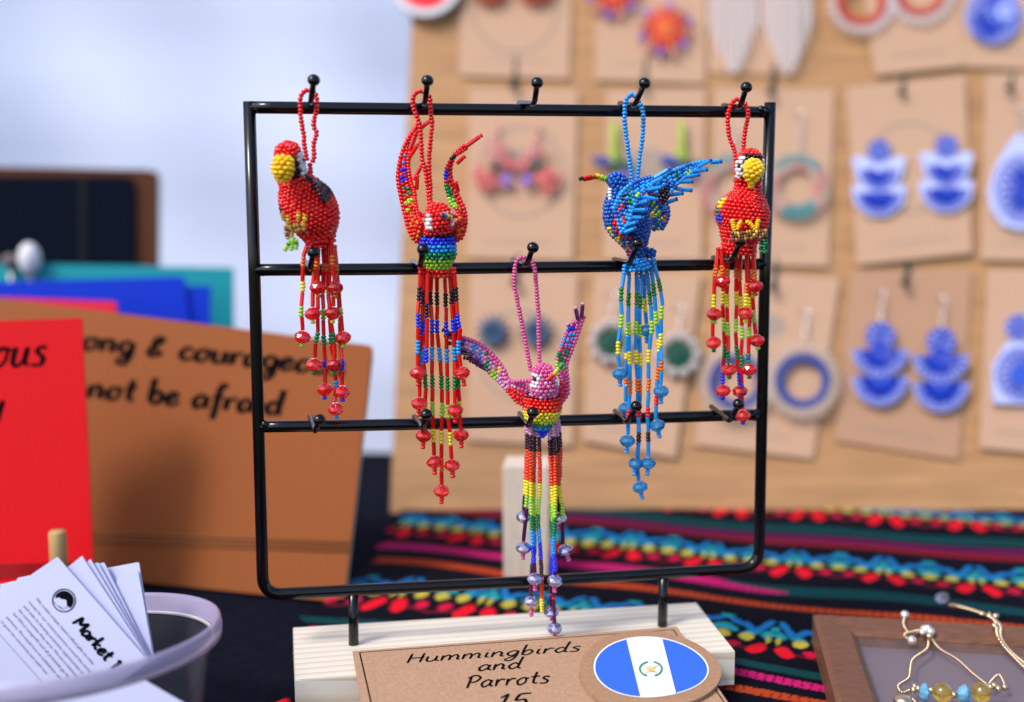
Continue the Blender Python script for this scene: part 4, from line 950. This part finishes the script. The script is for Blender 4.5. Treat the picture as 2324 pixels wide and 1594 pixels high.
skin('head',t,[z3(375,1015)+(4,16),z3(385,1035)+(20,17),z3(400,1080)+(28,18),z3(408,1130)+(30,19),z3(410,1180)+(32,18),z3(405,1225)+(32,16)],h2,'r',row=8.1)
skin('skirt',t,[z3(400,1500)+(30,13),z3(400,1560)+(32,13)],lambda i,s,q:'r','r')
string('beak',t,path(z3,[(480,1112,23),(462,1110,31),(445,1108,38),(428,1105,45)],20),'yYylggbbkk',r=5,h=4)
lw=ribbon('wing',t,[z3(290,1310,14),z3(225,1290,15),z3(180,1200,14),z3(150,1080,12),z3(118,950,10),z3(100,820,8),z3(112,700,7),z3(150,580,7),z3(205,480,8),z3(240,430,9)],
 [z3(300,1180,16),z3(275,1160,18),z3(250,1100,16),z3(232,1010,14),z3(222,930,12),z3(195,850,10),z3(178,740,9),z3(185,640,9),z3(225,520,9),z3(250,450,9)],
 lambda u,v:(None if False else ('r' if v<.12 or v>.93 else ('o' if u<.22 and (v*7+u*9)%1<.55 else 'l' if .24<u<.36 and (v*5+u*14)%1<.5 else 'g' if .38<u<.5 and (v*5+u*14)%1<.55 else 'b' if .52<u<.64 and (v*4+u*11)%1<.55 else 's' if .66<u<.74 and (v*4+u*11)%1<.6 else 'k' if .82<u<.86 else 'r'))),'r')
string('wing_edge',t,path(z3,[(300,1110),(260,1090),(222,1062),(190,1030)],15),'rrrrr')
for a,b in (((225,480),(335,392)),((190,600),(225,500)),((185,665),(245,575)),((215,835),(268,742)),((240,910),(245,820)),((215,470),(245,420))): feather(lw,z3(*a,10),z3(*b,11),'r','r')
rw=ribbon('wing',t,[z3(525,1300,14),z3(580,1270,15),z3(608,1180,14),z3(605,1080,12),z3(565,980,10),z3(520,890,9),z3(498,810,8),z3(500,720,8),z3(535,640,8),z3(600,580,9)],
 [z3(510,1190,15),z3(545,1160,17),z3(570,1130,16),z3(545,1060,14),z3(500,1010,12),z3(478,930,11),z3(460,830,10),z3(475,730,9),z3(515,665,9),z3(612,598,9)],
 lambda u,v:('r' if v<.2 else ('o' if u<.2 and (v*7+u*9)%1<.6 else 'l' if .26<u<.4 and v>.4 else 'g' if .42<u<.54 and v>.4 else 'b' if .58<u<.68 and v>.6 else 'k' if .82<u<.88 and v>.5 else 'r')),'r')
string('wing_edge',t,path(z3,[(510,1112),(545,1108),(575,1115)],15),'rrrr')
for a,b in (((615,582),(720,505)),((545,712),(592,668)),((555,925),(540,865))): feather(rw,z3(*a,10),z3(*b,11),'r','r')
P='BkkkkBbbbbBssssB'
tassels(t,z4,[([(130,30),(120,170),(115,300),(120,400),(110,560),(115,790)],'rr'+P+'Crr'),([(150,30),(140,400),(130,600),(118,985)],'rr'+P+'BCrr'),([(165,30),(155,200),(150,400),(150,580),(160,800),(147,1190)],'rr'+P+'ggggBllllBCrr'),
 ([(200,50),(190,240),(200,420),(207,600),(207,780),(208,940),(210,1120),(222,1355)],'rr'+P+'ggggBllllByyyyBCrr'),([(235,50),(235,260),(237,440),(255,600),(265,780),(265,940),(265,1110),(268,1280),(265,1540)],'rr'+P+'ggggBllllByyyyBooooBCrr'),
 ([(285,60),(292,280),(298,450),(302,620),(305,790),(310,960),(320,1120),(338,1375)],'rr'+P+'ggggBllllByyyyBCrr'),([(315,40),(325,250),(340,430),(345,600),(352,800),(352,1025)],'rr'+P+'ggggBCrr'),
 ([(340,40),(350,220),(360,390),(368,560),(378,800),(392,1185)],'rr'+P+'ggggBllllBCrr'),([(340,30),(355,200),(366,350),(378,440),(372,560),(410,790)],'rr'+P+'Crr'),([(180,40),(170,260),(172,460),(165,640)],'rBkkkkBbbbb')],'r','r',spread=7)
# -- 3 pink hummingbird
t=thing('beaded_hummingbird',rk(*z5(700,1000),14),'pink beaded hummingbird with a rainbow belly and long rainbow tail','beaded bird',OG)
hloop(t,z5,[(545,150),(510,165),(488,230),(482,350),(500,450),(530,600),(560,750),(588,900),(605,1000)],[(600,165),(630,215),(642,300),(652,450),(665,600),(666,800),(672,960)],'p',h=7.2,r=5.3)
bands3=['k','k','r','r','r','R','R','R','y','y','y','l','l','g','g']
skin('body',t,[z5(690,1160)+(34,14),z5(690,1200)+(41,14),z5(692,1260)+(43,14),z5(690,1320)+(41,14),z5(686,1380)+(32,14),z5(686,1405)+(22,14)],lambda i,s,q:bands3[min(14,int(s*15))],'r',row=7.8,r=5.2)
skin('rump',t,[z5(688,1405)+(21,14),z5(690,1440)+(17,14),z5(690,1490)+(8,14)],lambda i,s,q:'s' if s<.5 else 'b','b',row=7.9)
def h3(i,s,q):
    if .36<s<.72 and -1.35<q<-.62: return 'K' if (.48<s<.6 and -1.15<q<-.78) else 'w'
    if .36<s<.72 and q>1.05 and q<1.55: return 'w'
    return 'p' if (s<.34 or (i+int(q*3))%3) else 'q'
skin('head',t,[z5(695,955)+(5,17),z5(695,975)+(20,17),z5(698,1020)+(26,18),z5(702,1070)+(29,18),z5(705,1120)+(31,18),z5(700,1165)+(33,16)],h3,'p',row=7.9)
string('beak',t,path(z5,[(740,1065,21),(760,1045,25),(790,1015,30),(820,985,34),(850,945,38)],25),'krRRroyyllggg',r=5.4,h=5)
mb=MB(); 
lw=ribbon('wing',t,[z5(575,1120,14),z5(500,1090,14),z5(440,1070,12),z5(400,990,11),z5(340,905,9),z5(250,820,7),z5(150,770,6),z5(20,735,5)],
 [z5(560,1250,14),z5(510,1240,14),z5(450,1175,13),z5(380,1095,12),z5(310,1030,11),z5(240,950,9),z5(150,880,8),z5(40,800,6)],
 lambda u,v:('p' if v<.14 else 'r' if u<.28 and v>.4 and (v*4+u*13)%1<.6 else 'l' if .40<u<.5 and v>.5 else 'y' if .3<u<.42 and v<.6 and (u*30)%1<.5 else 'g' if .52<u<.64 and (v*3+u*9)%1<.6 else 's' if .66<u<.80 and (v*3+u*9)%1<.7 else 'b' if u>.84 and v<.6 else 'q' if (u*23+v*3)%1<.55 else 'p'),'q')
string('wing_edge',t,path(z5,[(470,1085),(530,1078),(600,1080)],15),'pppppp')
for a,b in (((250,965),(165,930)),((220,925),(120,905)),((170,880),(80,865)),((130,855),(50,835)),((110,800),(10,795)),((300,1005),(215,960)),((60,775),(-25,740)),((40,740),(-40,700))): feather(lw,z5(*a,10),z5(*b,9),'v','k')
rw=ribbon('wing',t,[z5(835,1240,14),z5(880,1170,14),z5(880,1060,12),z5(872,960,11),z5(905,860,9),z5(950,740,8),z5(1000,600,7)],
 [z5(815,1160,15),z5(838,1080,16),z5(812,1010,15),z5(800,930,13),z5(835,820,11),z5(870,730,9),z5(925,640,8)],
 lambda u,v:('p' if v<.3 else 'r' if u<.25 and (v*5+u*9)%1<.5 else 'l' if .3<u<.45 and (u*17)%1<.6 else 'g' if .45<u<.62 and (u*15+v)%1<.6 else 's' if .66<u<.8 and (u*15+v)%1<.6 else 'b' if .86<u<.95 and v>.5 else 'p'),'p')
for a,b in (((960,625),(944,540)),((985,600),(995,510)),((905,690),(890,662))): feather(rw,z5(*a,8),z5(*b,8),'v','q')
S=[]
def seq(c,n): return c*n
topq=[(210,60),(235,70),(262,80),(290,70),(365,70),(385,70),(405,60),(425,60)]
S=[([(212,60),(212,250),(205,470),(196,570),(192,740)],'q'*4+'k'*5+'R'*10+'y'*5+'BC'),
([(218,60),(225,250),(222,480),(205,620),(197,800),(185,990)],'q'*4+'k'*5+'R'*10+'y'*5+'l'*4+'BCpp'),
([(240,70),(238,260),(240,480),(245,700),(255,900),(268,1030),(270,1200)],'q'*4+'k'*5+'R'*10+'y'*5+'l'*6+'g'*5+'s'*5+'b'*6+'BCpp'),
([(262,80),(262,270),(262,480),(265,700),(262,900),(245,1100),(243,1370)],'q'*4+'k'*5+'R'*10+'y'*5+'l'*6+'g'*5+'s'*5+'b'*6+'kkkkBCppp'),
([(292,70),(298,260),(295,480),(288,700),(305,900),(310,1090),(315,1340)],'q'*5+'k'*5+'R'*11+'y'*5+'l'*6+'g'*5+'s'*5+'b'*6+'k'*6+'R'*8+'y'*5),
([(425,50),(440,250),(435,480),(425,560),(432,790)],'q'*4+'k'*5+'R'*11+'y'*5+'BCpp'),
([(410,60),(425,260),(428,480),(448,640),(462,860),(497,1000)],'q'*5+'k'*5+'R'*11+'y'*6+'l'*6+'BCpp'),
([(385,60),(405,260),(408,480),(400,700),(395,900),(400,1040),(398,1210)],'q'*5+'k'*6+'R'*10+'y'*6+'l'*5+'g'*6+'s'*6+'b'*6+'BCpp'),
([(362,70),(378,260),(378,500),(382,700),(385,900),(380,1100),(380,1400)],'q'*5+'k'*5+'R'*10+'y'*7+'l'*5+'g'*6+'s'*6+'b'*6+'kkkBpBCp'),
([(368,80),(372,280),(385,600),(395,900),(392,1200),(402,1510)],'q'*5+'k'*5+'R'*10+'y'*7+'l'*5+'g'*6+'s'*6+'b'*6+'kkkBrBBCp')]
for i,(pts,tok) in enumerate(S): string('tassel_strand',t,path(z6,pts,13+((i*7)%5-2)*1.4),tok,crys='v',bug='v',h=7,r=5.3)
# -- 4 blue hummingbird, side view
t=thing('beaded_hummingbird',rk(*z7(480,800),14),'blue beaded hummingbird in side view with spiky wings and rainbow beak','beaded bird',OG)
hloop(t,z7,[(470,145),(425,180),(412,240),(410,350),(428,500),(448,650),(468,810)],[(505,190),(535,240),(550,330),(542,480),(522,620),(505,800)],'s')
pa=patch([(.42,-.75,.06,.14,'r'),(.54,-.8,.06,.14,'r'),(.66,-.5,.05,.16,'r'),(.50,-1.35,.06,.2,'y'),(.62,-1.2,.06,.2,'y'),(.36,-.35,.05,.14,'k'),(.46,-.4,.05,.14,'k'),(.58,-.25,.05,.14,'k'),(.74,-.9,.05,.2,'o'),(.86,-1.2,.08,.4,'r'),(.30,-.6,.04,.15,'r'),(.8,1.3,.1,.3,'k')])
skin('body',t,[z7(372,830)+(21,14),z7(385,890)+(33,14),z7(400,960)+(44,14),z7(415,1050)+(50,14),z7(445,1140)+(48,14),z7(475,1220)+(37,14),z7(495,1300)+(24,14),z7(500,1370)+(18,14),z7(500,1440)+(13,14)],lambda i,s,q:pa(s,q) or 't','t')
skin('head',t,[z7(282,782)+(5,15),z7(305,778)+(14,15),z7(345,795)+(20,15),z7(385,840)+(22,14)],lambda i,s,q:'t','t',row=7.9)
claw(z7,[([(300,850),(298,900),(303,940)],'wwww')],17,nm='eye')
string('beak',t,path(z7,[(285,785),(250,770),(200,755),(140,765),(95,775),(68,785)],15),'gllyyyoorrrrkk',r=5.3,h=5.3)
string('beak',t,path(z7,[(285,797),(250,785),(200,770),(140,780),(100,788)],14),'glyyyooorrrr',r=4.6,h=5.3)
def wcol(u,v):
    for a,b,ra,rb,ch in ((.16,.35,.06,.16,'r'),(.30,.55,.06,.14,'k'),(.45,.65,.07,.16,'g'),(.62,.75,.07,.2,'l'),(.15,.75,.05,.1,'r'),(.45,.3,.06,.12,'g'),(.3,.2,.05,.12,'k')):
        if ((u-a)/ra)**2+((v-b)/rb)**2<1: return ch
    return 's' if (u*31+v*17)%1<.55 else 't'
lw=ribbon('wing',t,[z7(330,1000,24),z7(385,890,25),z7(460,820,25),z7(540,785,24),z7(620,768,23)],[z7(385,1180,27),z7(440,1100,28),z7(470,1000,28),z7(530,910,28),z7(610,830,26)],wcol,'t')
for a,b in (((630,775),(735,712)),((610,815),(695,770)),((580,862),(680,842)),((530,915),(640,932)),((495,962),(580,946)),((465,1015),(565,1015)),((440,1070),(535,1072)),((420,1128),(495,1107)),((405,1183),(478,1155))): feather(lw,z7(*a,28),z7(*b,29),'s','t')
rw=ribbon('wing',t,[z7(600,800,16),z7(700,760,14),z7(800,710,12),z7(900,675,10),z7(1000,652,9)],[z7(700,960,16),z7(740,900,15),z7(790,830,14),z7(870,760,12),z7(960,700,11)],
 lambda u,v:('k' if u<.3 and v>.5 and (u*20+v*5)%1<.6 else 'g' if (.38<u<.52 and .2<v<.9 and (v*3+u*12)%1<.7) else 'l' if .68<u<.8 and v>.5 else 'r' if u<.15 and v>.6 else 's' if (u*31+v*17)%1<.6 else 't'),'t')
for a,b in (((958,692),(1045,645)),((1055,655),(1122,650)),((915,726),(1015,712)),((865,767),(955,751)),((815,802),(905,800)),((785,852),(898,865)),((745,900),(832,889)),((725,958),(788,936)),((700,950),(712,1005))): feather(rw,z7(*a,13),z7(*b,13),'s','t')
ribbon('far_wing',t,[z7(590,880,6),z7(650,870,5),z7(700,930,5),z7(735,1010,5),z7(725,1090,6),z7(690,1150,7)],[z7(560,1000,9),z7(590,1040,9),z7(600,1070,9),z7(605,1100,9),z7(615,1130,9),z7(630,1160,9)],
 lambda u,v:'o' if (.15<v<.3 and (u*9)%1<.5) else 'l' if abs(v-.55)<.18 and (u*6)%1<.5 else 'y' if .3<u<.9 and v>.75 and (u*12)%1<.4 else 't','t')
skin('tail_knot',t,[z7(560,1335)+(9,12),z7(600,1335)+(12,12),z7(630,1340)+(8,12)],lambda i,s,q:'t','t')
skin('skirt',t,[z7(500,1385)+(18,14),z7(505,1420)+(29,14),z7(510,1450)+(32,14)],lambda i,s,q:'s' if abs(q)<1 else 't','t')
Q='BggggBllllByyyyB'
tassels(t,z8,[([(185,120),(178,200),(165,300),(158,450),(143,640),(150,740),(155,870)],'sss'+Q+'Css'),([(210,130),(210,370),(212,530),(208,690),(210,870),(208,1020),(195,1280)],'sss'+Q+'ooooBrrrBCss'),
 ([(255,150),(252,380),(252,540),(258,700),(260,870),(265,1030),(268,1180),(240,1415)],'ss'+Q+'ooooBrrrBkkkBCss'),([(285,150),(280,350),(278,520),(275,690),(275,860),(272,1030),(270,1180),(262,1400),(290,1560)],'sss'+Q+'ooooBrrrBkkkBssBCss'),
 ([(315,150),(338,340),(342,510),(332,680),(330,850),(323,1010),(325,1170),(330,1290),(320,1415)],'ss'+Q+'ooooBrrrBkkkBCss'),([(340,100),(367,300),(378,450),(390,610),(385,780),(378,940),(380,1060),(397,1185)],'ss'+Q+'ooooBrrrBCss'),
 ([(355,80),(378,180),(402,260),(412,340),(408,420),(405,590),(403,740),(400,860),(405,975)],'ss'+Q+'oooBCss'),([(300,180,8),(305,370,8),(315,480,8),(318,605,8)],'BByyyyBCss'),([(205,400,8),(195,600,8),(190,800,8),(188,1060,8)],'BllByyBooBCs')],'s','s')
# -- 5 scarlet parrot, front view
t=thing('beaded_parrot',rk(*zA(400,760),14),'red beaded parrot facing forward, with yellow feet, on the rightmost top hook','beaded bird',OG)
hloop(t,zA,[(338,240),(295,290),(272,360),(268,430),(285,560),(322,660),(335,770)],[(395,265),(428,310),(432,380),(410,500),(398,600),(395,690)],'r')
pa=patch([(.42,-1.5,.07,.22,'y'),(.52,-1.5,.07,.22,'g'),(.62,-1.45,.07,.22,'b'),(.42,1.5,.07,.2,'y'),(.5,1.55,.07,.2,'g')])
skin('body',t,[zA(430,915)+(29,14),zA(430,990)+(31,14),zA(418,1050)+(44,14),zA(392,1120)+(57,14),zA(385,1200)+(60,14),zA(388,1280)+(55,14),zA(372,1350)+(46,14),zA(360,1420)+(38,14)],lambda i,s,q:pa(s,q) or 'r','r',row=8.2)
skin('skirt',t,[zA(360,1400)+(38,14),zA(355,1450)+(39,14),zA(350,1500)+(40,14)],lambda i,s,q:'r','r')
def h5(i,s,q):
    if .38<s<1.0 and (-1.6<q<-.85 or .85<q<1.6): return 'K' if (.55<s<.66 and -1.3<q<-1.0) else 'w'
    if .30<s<.92 and abs(q)<.85: return 'K'
    return 'r'
skin('head',t,[zA(455,655)+(4,15),zA(455,670)+(18,16),zA(452,710)+(28,17),zA(448,770)+(32,18),zA(440,840)+(31,17),zA(432,900)+(29,15)],h5,'r',row=8.2)
skin('beak',t,[zA(500,748)+(12,25),zA(490,775)+(20,27),zA(475,820)+(22,29),zA(465,865)+(18,30),zA(460,910)+(12,29),zA(455,955)+(4,28)],lambda i,s,q:'Y','Y',individual=True,row=8.6,pitch=11.5,r=6.4,depth=.6)
claw(zA,[([(305,1220),(312,1270),(325,1315)],'YYYYY'),([(380,1235),(355,1270),(340,1310)],'YYYY'),([(420,1235),(455,1265),(490,1305)],'YYYYY'),([(520,1220),(512,1260),(498,1300)],'YYYYY')],28,r=5.6)
claw(zA,[([(290,1335),(370,1340),(450,1325),(520,1325),(585,1315)],'nmYnnmmnYnnmmnY'[:12]),([(295,1362),(370,1362),(450,1350),(530,1345),(590,1340)],'nnmnmnnYnnmn'),([(300,1388),(380,1385),(460,1372),(540,1365),(590,1358)],'nmnnmnmnnmnn')],31,nm='branch')
claw(zA,[([(560,1360),(562,1430),(562,1500)],'kegegegg'[:6]),([(545,1385),(540,1440),(548,1490)],'kkekg'),([(575,1385),(580,1440),(575,1490)],'kekkg')],31,nm='leaf')
tassels(t,zB,[([(245,20),(225,200),(205,420),(205,550),(215,680)],'rBoooByyyyCl'),([(248,20),(222,240),(200,480),(198,700),(208,925)],'rBoooByyyBlllBCg'),([(275,20),(275,250),(292,400)],'rBoooCr'),([(300,20),(290,440),(285,700),(290,930),(280,1050),(285,1335)],'rrBoooByyyyBllllBggggBbbbbCb'),
 ([(325,20),(325,540),(330,750),(335,960),(340,1155)],'rrBoooByyyyBllllBggggCg'),([(400,20),(400,300),(400,520),(400,750),(405,960),(420,1150),(432,1340)],'rrBoooByyyyBllllBggggBbbbbCb'),([(440,20),(435,300),(440,520),(440,720),(440,940),(445,1200),(458,1550)],'rrBoooByyyyBllllBggggBbbbBCb'),
 ([(480,20),(490,250),(480,480),(475,670)],'rrBoooyyyyCy'),([(500,20),(520,480),(512,740),(505,950),(512,1155)],'rrBoooByyyyBlllBgbgCg'),([(540,20),(555,250),(565,440)],'rBoooCr'),([(555,20),(545,300),(545,500),(560,700),(585,905)],'rrBoooByyyBllllBCl')],'r','r',spread=7)
for o in bpy.data.objects:
    if '_b' in o.keys(): del o['_b']
